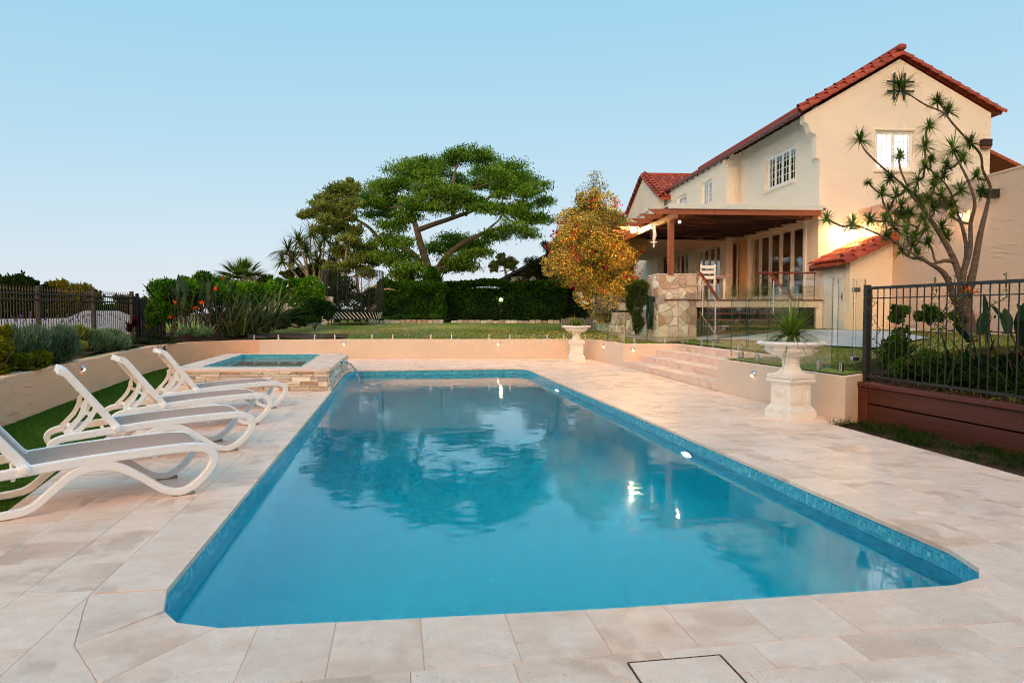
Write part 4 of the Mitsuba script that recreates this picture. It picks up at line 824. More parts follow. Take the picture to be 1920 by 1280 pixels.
# ---------------------------------------------------------------- deck, stairs and pergola
k = thing('timber_deck', 'raised timber deck with dark slatted base along the house side', 'deck')
part(k, 'edge_beam', hbox(-3.6, -.14, -.36, -.28, 1.56, 1.745, .006), 'cream_paint'); part(k, 'side_beam', hbox(-4.55, -4.47, .7, 15, 1.5, 1.745), 'cream_paint')
for i in range(30): m = hbox(-4.5, -.02 if i * .5 < 5.2 else -.51, -.40 + i * .5, .09 + i * .5, 1.748, 1.78, .004); part(k, 'board', m, 'deck_timber')
for i in range(38): part(k, 'slat', hbox(-3.58 + i * .0895, -3.525 + i * .0895, -.27, -.24, .75, 1.558), 'fence_metal')
part(k, 'end_post', hbox(-.2, -.02, -.34, .0, .6, 1.745, .006), 'stucco_cream'); part(k, 'backing', hbox(-3.6, -.2, -.14, -.10, .6, 1.74), 'fence_metal')
k = thing('deck_stairs', 'open timber stairs with dark red handrails going down from the deck to the lawn', 'stairs')
for i, z in enumerate((1.57, 1.41, 1.25, 1.09, .94)): part(k, 'tread', hbox(-3.42, -1.62, -.66 - .27 * i, -.38 - .27 * i, z - .04, z, .006), 'rail_timber')
for p in (-3.52, -1.56):
    part(k, 'stringer', hbar((p, -.38, 1.45), (p, -1.8, .78), .03, .05), 'steel')
    part(k, 'handrail', hbar((p, -.36, 2.50), (p, -1.75, 1.74), .09, .045, .012), 'rail_timber')
    for u, z0, z1 in ((-.62, 1.35, 2.34), (-1.55, .8, 1.82)): part(k, 'baluster', hx(tube([(p, u, z0), (p, u, z1)], .02, 8)), 'steel')
    for o in (.2, .4, .6): part(k, 'wire', hx(tube([(p, -.4, 2.45 - o), (p, -1.7, 1.74 - o)], .004, 5)), 'steel')
k = thing('balustrade', 'deck balustrade with a dark red rail and thin wires, right of the stairs', 'balustrade')
part(k, 'rail', hbar((-1.92, -.36, 2.51), (-.24, -.36, 2.51), .09, .045, .012), 'rail_timber')
for p in (-1.86, -1.42, -1.0, -.62, -.28): part(k, 'post', hx(tube([(p, -.36, 1.78), (p, -.36, 2.49)], .012, 8)), 'fence_metal')
for z in (1.88, 2.0, 2.12, 2.24, 2.36): part(k, 'wire', hx(tube([(-1.86, -.36, z), (-.28, -.36, z)], .004, 5)), 'steel')
k = thing('pergola', 'red brown timber pergola roof with curved rafter ends over the deck', 'pergola')
for u in (-.35, 9.6): part(k, 'post', hbox(-4.41, -4.26, u - .075, u + .075, 2.45 if u < 0 else 1.78, 3.90, .008), 'beam_timber', uv=None)
m = hbar((-4.335, -.8, 3.985), (-4.335, 12, 3.985), .10, .17, .006); part(k, 'beam', m, 'beam_timber', uv=uvc(m, .3))
raf = Polygon([(-4.98, 4.21), (-4.86, 4.21), (-.14, 4.21), (-.14, 4.075), (-4.62, 4.075), (-4.74, 4.09), (-4.84, 4.13), (-4.93, 4.18)])
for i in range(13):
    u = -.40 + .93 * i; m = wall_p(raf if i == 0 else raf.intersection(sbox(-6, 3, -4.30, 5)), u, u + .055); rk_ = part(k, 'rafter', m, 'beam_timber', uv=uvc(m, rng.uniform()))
    if i: part(rk_, 'inner_end', wall_p(raf.intersection(sbox(-4.299, 3, -.6 if u > 5 else -.1, 5)), u, u + .055), 'dark_timber')  # same timber as the tips, coloured dark for the shade under the roof
for u in np.arange(.06, 5.2, .93): m = hbox(-4.3, -.1, u, u + .06, 4.05, 4.19); part(k, 'joist', m, 'dark_timber')
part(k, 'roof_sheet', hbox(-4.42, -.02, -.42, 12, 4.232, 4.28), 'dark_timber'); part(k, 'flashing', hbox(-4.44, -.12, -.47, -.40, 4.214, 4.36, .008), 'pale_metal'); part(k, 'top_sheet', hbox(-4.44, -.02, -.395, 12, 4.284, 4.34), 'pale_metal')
part(k, 'rear_ceiling', hbox(-4.28, -.51, 5.6, 14.5, 3.98, 4.04), 'soffit'); part(k, 'wall_plate', hbox(-.16, -.03, -.3, 5.4, 4.06, 4.20), 'soffit')
lantern('pergola_lamp', 'bright glowing spot lamp under the pergola rafter ends, beside the bougainvillea', hp(-4.62, 2.6, 3.99), .085, (900, 450, 105), arm=hp(-4.39, 2.6, 3.99))
lantern('pergola_lamp', 'small glowing lamp under the pergola front, right of its post', hp(-4.02, -.12, 3.90), .032, (150, 75, 22), arm=hp(-4.02, -.30, 4.06))
k = thing('ceiling_fan', 'dark ceiling fan hanging under the pergola roof', 'fan'); c = hp(-2.35, 3.0, 3.86)
part(k, 'motor', move(lathe([(0, -.09), (.08, -.085), (.13, -.04), (.13, .02), (.06, .06), (.02, .08), (.02, .24), (0, .24)], 20), c), 'fence_metal', 40)
for i in range(4): a = .35 + i * math.pi / 2; part(k, 'blade', bar(c + [math.cos(a) * .12, math.sin(a) * .12, 0], c + [math.cos(a) * .68, math.sin(a) * .68, .01], .13, .012, .004), 'dark_timber')
k = thing('bird_ornament', 'white and dark parrot shaped ornament hanging from the pergola beam', 'ornament'); c = hp(-4.55, .55, 3.62)
part(k, 'body', move(lathe([(0, -.16), (.05, -.13), (.075, -.05), (.08, .04), (.06, .12), (.045, .16), (.05, .20), (.045, .25), (.02, .29), (0, .30)], 18), c), 'white_paint', 50)
part(k, 'wing', hx((np.asarray(sphere((0, 0, 0), 1, 2)[0]) * [.035, .07, .15] + [-4.62, .53, 3.64], sphere((0, 0, 0), 1, 2)[1])), 'blackboard', True)
part(k, 'tail', bar(c + [0, 0, -.12], c + [0, 0, -.36], .07, .03, .01, (1, 0, 0)), 'white_paint'); part(k, 'perch', bar(c + [-.10, 0, -.20], c + [.10, 0, -.20], .03, .03), 'white_paint'); part(k, 'cord', tube([c + [0, 0, .29], c + [0, 0, .40]], .006, 5), 'fence_metal')
# stone pillar, low stone wall
def rubble(parent, w, h, frame, seed, n, name='stone', gap=.009, depth=.03):
    """irregular flat stones (Voronoi cells) filling a w by h face; frame maps them onto the wall"""
    r = np.random.default_rng(seed); pts = np.c_[r.uniform(0, w, n), r.uniform(0, h, n)]
    for _ in range(2):
        al = np.vstack([pts, pts * [-1, 1], pts * [1, -1], [2 * w, 0] + pts * [-1, 1], [0, 2 * h] + pts * [1, -1]]); V = Voronoi(al); cells = []
        for i in range(n): cells.append(Polygon(V.vertices[V.regions[V.point_region[i]]]).intersection(sbox(0, 0, w, h)))
        pts = np.array([.6 * np.array(c.centroid.coords[0]) + .4 * p for c, p in zip(cells, pts)])
    for c in cells:
        g = c.buffer(-gap - .012).buffer(.012).simplify(.006)
        for q in polys(g):
            if q.area < 6e-4: continue
            m = prism(q, -.02, depth * r.uniform(.5, 1.1), .008, bottom=False); m = basis(m, *frame); part(parent, name, m, 'stone', uv=uvc(m, r.uniform(), r.uniform(.2, 1)))
k = thing('stone_pillar', 'square pillar of irregular pale and brown stones carrying the pergola post', 'pillar')
part(k, 'core', hbox(-4.66, -3.61, -.34, .66, .6, 2.44), 'mortar')
rubble(k, 1.05, 1.70, (hp(-4.66, -.342, .74), HP, (0, 0, 1), -HU), 3, 34); rubble(k, 1.0, 1.70, (hp(-4.662, .66, .74), -HU, (0, 0, 1), -HP), 4, 36); rubble(k, 1.0, 1.70, (hp(-3.608, -.34, .74), HU, (0, 0, 1), HP), 5, 30)
m = hbox(-4.69, -3.58, -.37, .69, 2.442, 2.475, .012); part(k, 'cap', m, 'stone', uv=uvc(m, .1, .9))
k = thing('stone_wall', 'low stone wall running back from the pillar below the deck edge', 'wall')
part(k, 'core', hbox(-4.7, -4.45, .7, 9.0, .6, 1.42), 'mortar'); rubble(k, 8.3, .70, (hp(-4.702, 9.0, .74), -HU, (0, 0, 1), -HP), 6, 74)
# a chair and a table on the deck, hose on the pillar
k = thing('dining_chair', 'white ladder back chair standing on the deck beside the table', 'chair'); cp, cu = -2.98, .75
for p in (-.2, .2):
    part(k, 'back_leg', hbar((cp + p, cu - .2, 1.78), (cp + p * 1.02, cu - .26, 2.80), .04, .04, .006), 'white_paint'); part(k, 'front_leg', hbar((cp + p, cu + .2, 1.78), (cp + p, cu + .2, 2.20), .04, .04, .006), 'white_paint')
part(k, 'seat', hbox(cp - .23, cp + .23, cu - .22, cu + .22, 2.20, 2.24, .01), 'white_paint')
for z in (2.42, 2.57, 2.72): part(k, 'back_slat', hbox(cp - .19, cp + .19, cu - .26, cu - .235, z - .045, z + .045, .006), 'white_paint')
k = thing('dining_table', 'white legged table with a pale pink cloth standing on the deck', 'table')
part(k, 'top', hbox(-3.1, -2.15, 1.05, 2.4, 2.44, 2.47, .008), 'white_paint'); part(k, 'cloth', hbox(-3.15, -2.1, 1.0, 2.45, 2.472, 2.50, .012), 'pink_cloth')
for p in (-3.0, -2.25):
    for u in (1.15, 2.3): part(k, 'leg', hbar((p, u, 1.78), (p, u, 2.44), .06, .06, .008), 'white_paint')
k = thing('garden_hose', 'dark green garden hose hanging in loops on the left side of the pillar', 'hose')
r = np.random.default_rng(4); t = np.linspace(0, 2 * np.pi * 9, 260); rr = .15 + .03 * np.sin(t * .37)
part(k, 'coil', hx(tube(np.stack([-4.80 + .05 * np.sin(t * .23), -.02 + rr * np.cos(t), 1.42 + (.42 + .05 * np.sin(t * .41)) * np.sin(t)], 1), .014, 6)), 'hose_green', True)
part(k, 'reel_hook', hbox(-4.86, -4.66, -.10, .06, 1.72, 1.86, .02), 'hose_green')
# ---------------------------------------------------------------- plants. Lists hold (x, y, z, size) in metres
def tree(name, label, root, limbs, pads, nleaf, L, W, c1, c2, seed, bark='bark', cat='tree', flat=.45, r_tip=.02, up=.3, inner=.35, group=None, sag=-.06, depth=0., bend=.22, rag=7, fuzz=.2):
    """limbs: list of (points with radius); pads: (x, y, z, size) leaf clumps that the twigs grow to"""
    r = np.random.default_rng(seed); k = thing(name, label, cat, group)
    lm = []
    for q in limbs:
        q = np.array(q, float); s = spline(q[:, :3], 5); lm.append((s, np.interp(np.linspace(0, 1, len(s)), np.linspace(0, 1, len(q)), q[:, 3])))
    pads = np.array(pads, float)
    if depth: pads[:, :3] += np.outer(r.uniform(-depth, depth, len(pads)), [math.sin(CYAW), math.cos(CYAW), 0])
    g = grow(lm, [p[:3] - [0, 0, p[3] * flat * .5] for p in pads], r_tip, r, bend, sag)
    # twigs spreading through each clump
    tw = []
    for p in pads:
        for _ in range(3 if len(pads) < 70 else 2): a = r.normal(size=3) * [1, 1, .35]; a /= np.linalg.norm(a); tw.append(branch(p[:3] - [0, 0, p[3] * flat * .5], p[:3] + a * p[3] * [.8, .8, .8 * flat], r_tip, r_tip * .4, r, .15, 5))
    part(k, 'trunk', wood(lm, 10), bark, True); mb = wood(g[len(lm):], 6)
    for q in tw: mb.add(tube(*q, 4))
    part(k, 'branches', mb, bark, True)
    part(k, 'crown', foliage(nleaf, [(*p[:3], p[3], p[3], p[3] * flat) for p in pads], L, W, seed + 1, c1, c2, up, inner, .3, rag, fuzz), 'leaf')
    return k
def bush(name, label, blobs, nleaf, L, W, c1, c2, seed, cat='bush', up=.3, stems=None, inner=.6, group=None, flowers=None):
    r = np.random.default_rng(seed); k = thing(name, label, cat, group); blobs = [tuple(b) for b in blobs]
    part(k, 'foliage', foliage(nleaf, blobs, L, W, seed, c1, c2, up, inner, .3), 'leaf')
    mb = MB()
    for b in blobs:
        base = np.array([b[0], b[1], max(b[2] - b[5] * 1.05, float(lawn(b[0], b[1])) - .1 if b[2] - b[5] * 1.4 < float(lawn(b[0], b[1])) else b[2] - b[5] * .9)])
        for _ in range(5): d = r.normal(size=3) * [.5, .5, .3]; mb.add(tube(*branch(base, np.array(b[:3]) + d * np.array(b[3:]), .02 + .012 * b[5], .006, r, .12, 5), 5))
    part(k, 'stems', mb, 'dark_bark', True)
    if flowers:
        n, fl, c3 = flowers; c, d, i = blob_pts(n, blobs, r, .92, .3, seed); m, cc = leaves(c, d + r.normal(size=d.shape) * .6, fl, fl * .7, r, c3[0], c3[1]); part(k, 'flowers', MB().add(m, cc), 'leaf')
    return k
def hedge(name, label, corners, z0, z1, w, nleaf, L, W, c1, c2, seed, wob=.10):
    """clipped hedge along a line: leaves over lumpy sides and top, twiggy core"""
    r = np.random.default_rng(seed); a, b = (np.array(q, float) for q in corners); Ln = np.linalg.norm(b - a); ax = np.r_[(b - a) / Ln, 0]; ny = np.array([ax[1], -ax[0], 0]); h = z1 - z0
    k = thing(name, label, 'hedge'); areas = np.array([Ln * h, Ln * w, w * h * 2]); s = r.choice(3, nleaf, p=areas / areas.sum())
    u = r.uniform(0, 1, nleaf); v = r.uniform(0, 1, nleaf); q = np.zeros((nleaf, 3)); nn = np.zeros((nleaf, 3))
    q[s == 0] = np.c_[u * Ln, v * 0 + w / 2, v * h][s == 0]; nn[s == 0] = [0, 1, 0]
    q[s == 1] = np.c_[u * Ln, (v - .5) * w, v * 0 + h][s == 1]; nn[s == 1] = [0, 0, 1]
    q[s == 2] = np.c_[np.where(u < .5, 0, Ln), (v - .5) * w, ((u * 2) % 1) * h][s == 2]; nn[s == 2] = np.c_[np.where(u < .5, -1, 1), v * 0, v * 0][s == 2]
    lump = (meshkit.fbm(q * 1.6 + seed, 3, seed) - .5) * 2; dpt = r.uniform(0, 1, nleaf) ** 2
    q = q + nn * (lump * wob - dpt * .22)[:, None] + r.normal(size=q.shape) * .03
    q[:, 2] += (q[:, 2] > h * .85) * (meshkit.fbm(q * [.8, .8, 0] + seed + 5, 2, seed + 3) - .5) * wob * 4
    P3 = np.r_[a, z0] + np.outer(q[:, 0], ax) + np.outer(q[:, 1], ny) + np.outer(q[:, 2], [0, 0, 1]); N3 = np.outer(nn[:, 0], ax) + np.outer(nn[:, 1], ny) + np.outer(nn[:, 2], [0, 0, 1])
    m, c = leaves(P3, N3 + r.normal(size=P3.shape) * .9 + [0, 0, .3], L, W, r, c1, c2, tone=np.clip(.5 + lump * .6, 0, 1)); part(k, 'foliage', MB().add(m, c), 'leaf')
    part(k, 'core', basis(cbox(.15, Ln - .15, -w / 2 + .2, w / 2 - .25, 0, h - .3, .1), np.r_[a, z0 - .05], ax, ny, (0, 0, 1)), 'dark_bark')
    return k
def rosettes(parent, pts, sizes, n, seed, c1, c2, W=.03, name='leaves', el0=-.4, droop=.25, axis=None):
    r = np.random.default_rng(seed); mb = MB()
    for i, (p, s) in enumerate(zip(pts, sizes)):
        z = r.uniform(el0, 1, n); a = r.uniform(0, 2 * np.pi, n); q = np.sqrt(1 - z ** 2); d = np.stack([np.cos(a) * q, np.sin(a) * q, z], 1)
        if axis is not None: d = d + axis[i] * .5
        t = r.uniform(.2, .8); m, c = blades(np.tile(p, (n, 1)), d, s * r.uniform(.7, 1.1, n), W, r, droop * (1 - z * .6), c1, c2, 4, .03, .3, np.full(n, t)); mb.add(m, c)
    part(parent, name, mb, 'leaf')
G1, G2, G3 = col('1c3a0c'), col('47701d'), col('7e9c34')
# --- the large spreading tree
limbs = [[(*p[:3], r) for p, r in zip([(1.98, 38.19, 2.92, 0), (1.65, 38.25, 4.09, 0), (1.31, 38.31, 5.25, 0), (1.03, 38.35, 6.26, 0), (0.74, 38.4, 6.98, 0), (0.09, 37.5, 7.53, 0), (-0.18, 37.03, 8.14, 0)], (.28, .23, .19, .15, .12, .08, .05))],
         [(*p[:3], r) for p, r in zip([(1.81, 38.22, 3.22, 0), (1.03, 38.86, 4.56, 0), (0.22, 39.5, 5.14, 0), (-0.82, 40.28, 5.56, 0), (-1.58, 40.81, 6.36, 0), (-2.65, 41.4, 7.02, 0), (-3.73, 41.78, 7.45, 0)], (.22, .17, .14, .11, .09, .065, .04))],
         [(*p[:3], r) for p, r in zip([(1.14, 38.33, 5.91, 0), (2.04, 37.37, 6.16, 0), (2.98, 36.61, 6.41, 0), (4.15, 35.8, 6.82, 0), (5.04, 35.25, 7.57, 0), (5.91, 34.7, 7.64, 0)], (.15, .13, .11, .09, .06, .04))],
         [(*p[:3], r) for p, r in zip([(2.07, 38.18, 3.36, 0), (2.47, 37.5, 4.19, 0), (3.21, 36.77, 4.93, 0), (4.28, 35.78, 5.45, 0), (5.01, 35.05, 5.66, 0), (6.14, 34.46, 5.93, 0)], (.2, .16, .13, .10, .075, .04))],
         [(*p[:3], r) for p, r in zip([(2.98, 36.61, 6.41, 0), (2.96, 37.02, 7.81, 0), (3.11, 37.4, 8.87, 0), (3.35, 37.56, 9.48, 0)], (.12, .1, .07, .05))]]
pads = [(3.96, 37.86, 9.94, 1.17), (2.96, 38.03, 9.71, 0.99), (4.79, 38.74, 9.93, 0.9), (1.31, 36.28, 9, 1), (0.54, 39.45, 9.4, 1.2), (2.51, 40.13, 9.6, 0.92), (0.22, 36.46, 8.05, 1.11), (-0.64, 39.64, 8.4, 1.02), (-1.2, 38.72, 7.47, 0.88), (-0.21, 40.59, 7.73, 1.11), (6.08, 36.5, 8.93, 1.14), (7.14, 38.35, 8.9, 1.08), (5.09, 34.63, 8.26, 0.92), (5.22, 39.68, 8.79, 1.11), (7.33, 36.29, 8.09, 0.85), (6.41, 34.41, 7.47, 0.92), (7.9, 37.21, 7.41, 0.7), (1.53, 35.23, 7.68, 0.97), (2.51, 34.05, 7.4, 1.05), (3.96, 40.91, 8.97, 0.95), (1.23, 34.26, 6.78, 0.99), (2.25, 34.09, 6.65, 1.05), (3.38, 34.92, 6.94, 0.97), (0.47, 35.4, 6.27, 0.92), (-0.19, 35.51, 5.74, 0.97), (-1.24, 39.74, 6.98, 0.78), (4.18, 33.77, 6.65, 0.94), (5.51, 35.58, 6.82, 0.94), (6.14, 34.46, 6.41, 0.97), (7, 35.33, 6.28, 0.89), (5.58, 33.54, 5.62, 0.89), (4.96, 34.66, 5.34, 0.81), (6.73, 35.38, 5.51, 0.72), (-0.59, 35.58, 5.08, 0.92), (0.32, 34.41, 4.84, 0.73), (-0.07, 35.49, 4.14, 1.08), (0.7, 34.35, 3.67, 0.89), (-0.75, 36.62, 4.36, 0.83), (3.17, 39.01, 5.5, 1.14), (3.9, 38.89, 5.05, 1.2), (2.34, 40.16, 5.14, 0.92), (3.28, 36.96, 4.16, 1.02), (4.15, 35.81, 4.49, 0.83), (2.87, 39.06, 4.01, 1.02), (4.52, 37.77, 5.25, 0.76), (-2.32, 40.94, 7.58, 0.74), (-1.56, 40.81, 8.18, 0.68), (-2.85, 42.04, 7.26, 0.63), (0.72, 35.36, 3.21, 0.81), (0.06, 35.47, 3.34, 0.65), (3.84, 36.87, 3.87, 0.68), (6.27, 40.52, 8.66, 0.88), (2.16, 42.22, 9.63, 0.84), (1.05, 42.4, 9.48, 0.84), (5, 41.75, 9.95, 0.84)]
r = np.random.default_rng(22); q = np.array(pads); extra = []
for i in range(28):   # fill between neighbouring clumps of the upper crown
    a = q[r.integers(0, 29)]; b = q[np.argsort(((q[:, :3] - a[:3]) ** 2).sum(1))[r.integers(1, 4)]]; t = r.uniform(.3, .7)
    extra.append((*(a[:3] * t + b[:3] * (1 - t) + r.normal(size=3) * [.3, .5, .15]), .55 * r.uniform(.7, 1.2)))
extra = [tuple(e) for e in extra]
tree('spreading_tree', 'large umbrella shaped tree with forked grey trunk and dark green flat layered foliage', None, limbs, pads + extra, 80000, .18, .06, col('26580e'), col('92b846'), 21, flat=.40, r_tip=.025, up=.05, inner=.0, rag=15, fuzz=.52)
# --- lighter trees left of it
tree('sparse_tree', 'slender tree with sparse olive yellow foliage left of the umbrella tree', None,
     [[(*p[:3], r) for p, r in zip([(-2.54, 36.92, 2.15, 0), (-2.58, 36.93, 3.81, 0), (-2.48, 36.91, 5.18, 0), (-2.64, 36.93, 6.28, 0), (-2.9, 36.98, 7.1, 0)], (.09, .075, .06, .045, .03))], [(*p[:3], r) for p, r in zip([(-1.99, 37.84, 2.18, 0), (-2.09, 37.86, 4.16, 0), (-1.97, 37.84, 5.29, 0), (-1.79, 37.81, 6.13, 0)], (.09, .07, .055, .03))]],
     [(-2.76, 36.96, 7.59, 0.72), (-3.54, 38.1, 7.48, 0.68), (-3.74, 36.11, 6.8, 0.59), (-2.42, 37.91, 8.04, 0.57), (-3.18, 37.02, 6.69, 0.66), (-4.24, 38.22, 6.69, 0.51), (-2.16, 35.84, 6.94, 0.59), (-2.64, 36.93, 6.28, 0.55), (-3.49, 36.06, 6.09, 0.48), (-4.54, 37.25, 6.41, 0.44), (-3.08, 38.02, 5.9, 0.57), (-1.96, 36.82, 5.73, 0.5), (-3.86, 37.14, 5.73, 0.44), (-2.31, 35.87, 5.21, 0.48), (-2.22, 36.86, 7.91, 0.28), (-2.35, 36.89, 8.24, 0.19), (-2.19, 36.86, 5.04, 0.55), (-1.47, 37.75, 4.86, 0.57), (-2.87, 37.99, 4.72, 0.51), (-1.92, 36.82, 4.22, 0.61), (-1.19, 37.71, 4.16, 0.57), (-2.53, 36.92, 3.81, 0.55), (-3.43, 38.08, 3.87, 0.46), (-1.57, 36.76, 3.53, 0.55)], 26000, .19, .07, col('506828'), col('a9b45e'), 31, 'pale_bark', flat=.6, inner=.05, rag=12, fuzz=.42)
k = thing('dragon_tree', 'clump of slender pale stemmed dragon trees behind the low green bushes', 'tree')
r = np.random.default_rng(41); heads = [(-5.51, 41.47, 5.54, 0.8), (-4.87, 42.38, 6.02, 0.82), (-3.9, 40.19, 5.5, 0.78), (-4.31, 41.27, 4.99, 0.74), (-5.19, 42.43, 5.02, 0.76), (-6.12, 41.57, 5.05, 0.68), (-3.48, 42.14, 5.33, 0.69), (-5.83, 41.52, 4.38, 0.68), (-4.35, 40.26, 4.25, 0.66), (-3.56, 41.14, 4.44, 0.62), (-6.59, 42.66, 4.46, 0.63), (-3.1, 41.07, 4.69, 0.55), (-5.63, 43.52, 5.43, 0.71), (-3.94, 43.23, 6.13, 0.65)]
stems = [branch(np.array((-4.387, 41.281, 3.311)) + r.normal(size=3) * [.35, .35, 0] - [0, 0, .6], h[:3], .075, .035, r, .10, 8) for h in heads]
part(k, 'stems', wood(stems, 6), 'pale_bark', True); rosettes(k, [h[:3] for h in heads], [h[3] * 1.5 for h in heads], 84, 42, col('3a4c16'), col('8a9440'), .075, droop=.35)
k = thing('fan_palm', 'fan palm crown with arching split leaves above the left bushes', 'palm'); r = np.random.default_rng(51)
hub = np.array((-6.54, 31.502, 2.603)); n = 44; a = r.uniform(0, 2 * np.pi, n); z = r.uniform(.15, 1, n); q = np.sqrt(1 - z ** 2); D_ = np.stack([np.cos(a) * q, np.sin(a) * q, z * .8], 1); mb, st = MB(), MB()
for d in D_:
    tip = hub + d * r.uniform(.6, .95); st.add(tube(*branch(hub, tip, .02, .012, r, .05, 4), 5)); m_ = 22; s = np.cross(d, [0, 0, 1.]); s /= np.linalg.norm(s); f = np.linspace(-1.25, 1.25, m_)
    dd = np.cos(f)[:, None] * d + np.sin(f)[:, None] * s; m, c = blades(np.tile(tip, (m_, 1)), dd, (.85) * r.uniform(.85, 1.1, m_), .06, r, .28, col('38520f'), col('8a9a3a'), 3, .05, .3, np.full(m_, r.uniform(.1, .9))); mb.add(m, c)
part(k, 'trunk', tube([hub - [0, 0, 2.2], hub - [0, 0, 1], hub], [.16, .14, .12], 9), 'dark_bark', True); part(k, 'stalks', st, 'pale_bark', True); part(k, 'fronds', mb, 'leaf')
k = thing('feather_palm', 'small feather palm with drooping fronds left of the dragon trees', 'palm'); hub = np.array((-6.123, 42.584, 4.768)); mb = MB()
for i in range(13):
    a = i * 2.4; d = np.array([math.cos(a), math.sin(a), r.uniform(.2, 1.)]); d /= np.linalg.norm(d); t = np.linspace(.1, 1, 22)[:, None]; sp = hub + d * 1.5 * t - np.array([0, 0, 1.]) * 1.0 * t ** 2; s = np.cross(d, [0, 0, 1.]); s /= np.linalg.norm(s)
    for sg in (-1, 1): m, c = blades(sp, sg * s + d * .6 + [0, 0, -.1], .42, .04, r, .4, col('3c4a18'), col('858a40'), 2); mb.add(m, c)
part(k, 'trunk', tube([hub - [0, 0, 3.], hub - [.1, 0, 1.5], hub], [.13, .11, .09], 8), 'pale_bark', True); part(k, 'fronds', mb, 'leaf')
# --- hedges and bushes at the back of the lawn
hedge('hedge', 'tall dark green clipped hedge, the far one right of the umbrella tree', ((2.335, 34.079, 1.069)[:2], (8.07, 32.516, 1.075)[:2]), .92, 2.92, 1.0, 30000, .13, .085, col('15300a'), col('3f6a1c'), 61)
hedge('hedge', 'dense dark hedge in front of the umbrella tree trunk, beside the trampoline', ((-0.676, 33.06, 1.083)[:2], (2.17, 32.383, 1.085)[:2]), .92, 2.75, 1.2, 22000, .13, .085, col('1a3a0c'), col('4f7e24'), 62, .22)
bush('hedge_bush', 'tall green shrub rising at the right end of the nearer hedge', [(*(1.397, 32.614, 2.452), .75, .7, 1.0), (*(0.779, 32.615, 2.077), .6, .6, .7), (*(1.772, 32.652, 2.828), .45, .5, .65)], 9000, .13, .085, col('1f430e'), col('578a28'), 63)
bush('climbing_shrub', 'dark green feathery shrub left of the hedge, behind the trampoline', [(*(-2.324, 33.841, 2.597), .9, .6, .9), (*(-1.329, 33.676, 2.092), .8, .6, .6), (*(-3.078, 33.967, 2.218), .6, .6, .6), (*(-2.785, 33.31, 1.383), .6, .5, .5), (*(-1.803, 33.146, 1.333), .7, .5, .5), (*(-0.943, 33.003, 1.333), .5, .5, .5)], 11000, .16, .05, col('132c0c'), col('2f5220'), 64)
bush('flowering_bush', 'bright green bush with small white flowers behind the strappy plants', [(*(-3.538, 27.961, 2.276), .75, .7, .65), (*(-4.358, 28.097, 2.132), .7, .7, .55), (*(-3.031, 27.876, 1.966), .5, .6, .7), (*(-4.97, 28.199, 2.214), .6, .6, .5), (*(-5.582, 27.794, 2.118), .6, .6, .5), (*(-5.852, 26.826, 2.169), .6, .6, .5)], 18000, .12, .07, col('2f6a10'), col('7db02e'), 65, flowers=(90, .09, (col('d9dcc8'), col('ffffff'))))
bush('hedge_bush', 'large leafy green bush left of the bird of paradise plants', [(*(-6.573, 22.384, 1.84), .75, .7, .62), (*(-5.938, 22.582, 2.01), .75, .7, .62), (*(-6.92, 22.036, 1.595), .4, .5, .5), (*(-5.504, 23.726, 2.13), .7, .7, .45), (*(-7.125, 21.969, 1.358), .3, .4, .45), (*(-6.544, 23.393, 2.283), .5, .5, .35), (*(-5.842, 23.783, 2.303), .5, .5, .35)], 26000, .11, .05, col('22500e'), col('6aa02c'), 66, up=.5)
bush('low_shrub', 'dark shrub mass filling in below the strappy plants', [(*(-3.476, 25.923, 1.349), .9, .5, .45), (*(-3.021, 26.861, 1.546), .6, .5, .7), (*(-4.431, 25.068, 1.166), .7, .4, .35)], 11000, .11, .06, col('12300a'), col('3b6420'), 67)
tree('conifer', 'dark conifer standing behind the far hedge beside the bougainvillea', None, [[(*(7.873, 34.171, 1.059), .16), (*(7.867, 34.172, 3.206), .12), (*(7.993, 34.151, 5.608), .03)]],
     [(7.63, 33.7, 1.59, 0.8), (8.02, 33.64, 2.12, 0.9), (6.97, 33.81, 2.12, 0.74), (6.32, 33.92, 2.92, 0.58), (7.23, 33.77, 3.05, 0.85), (8.28, 33.6, 2.92, 0.8), (6.84, 33.84, 3.71, 0.64), (7.62, 33.71, 3.84, 0.8), (8.01, 33.64, 4.5, 0.64), (7.49, 33.73, 4.63, 0.48), (6.45, 33.9, 2.39, 0.64), (8.14, 33.62, 5.29, 0.37), (8.07, 33.63, 1.33, 0.9), (6.71, 33.86, 1.46, 0.69), (5.93, 33.99, 2.52, 0.42), (7.91, 33.66, 5.02, 0.32), (8.67, 33.53, 1.73, 0.69), (8.94, 33.49, 1.2, 0.64), (8.54, 33.55, 2.52, 0.53)], 25000, .20, .035, col('131f0c'), col('34461c'), 71, 'dark_bark', flat=.9, inner=.3)
tree('gum_tree', 'small round distant gum tree right of the umbrella tree', None, [[(*(9.492, 59.246, 4.037), .16), (*(9.311, 59.276, 4.954), .12), (*(9.129, 59.306, 5.642), .05)]], [(9.13, 59.31, 5.87, 0.74), (8.49, 59.41, 5.55, 0.55), (9.76, 59.2, 5.69, 0.6), (8.95, 59.34, 6.19, 0.46), (8.4, 59.43, 5.18, 0.37), (9.95, 59.17, 5.41, 0.42)], 5000, .26, .09, col('3b4a24'), col('77824a'), 72, flat=.75)
k = thing('bougainvillea', 'big mounded bougainvillea with yellow green leaves and pink flowers, lit golden by the pergola lamp', 'bush'); r = np.random.default_rng(81)
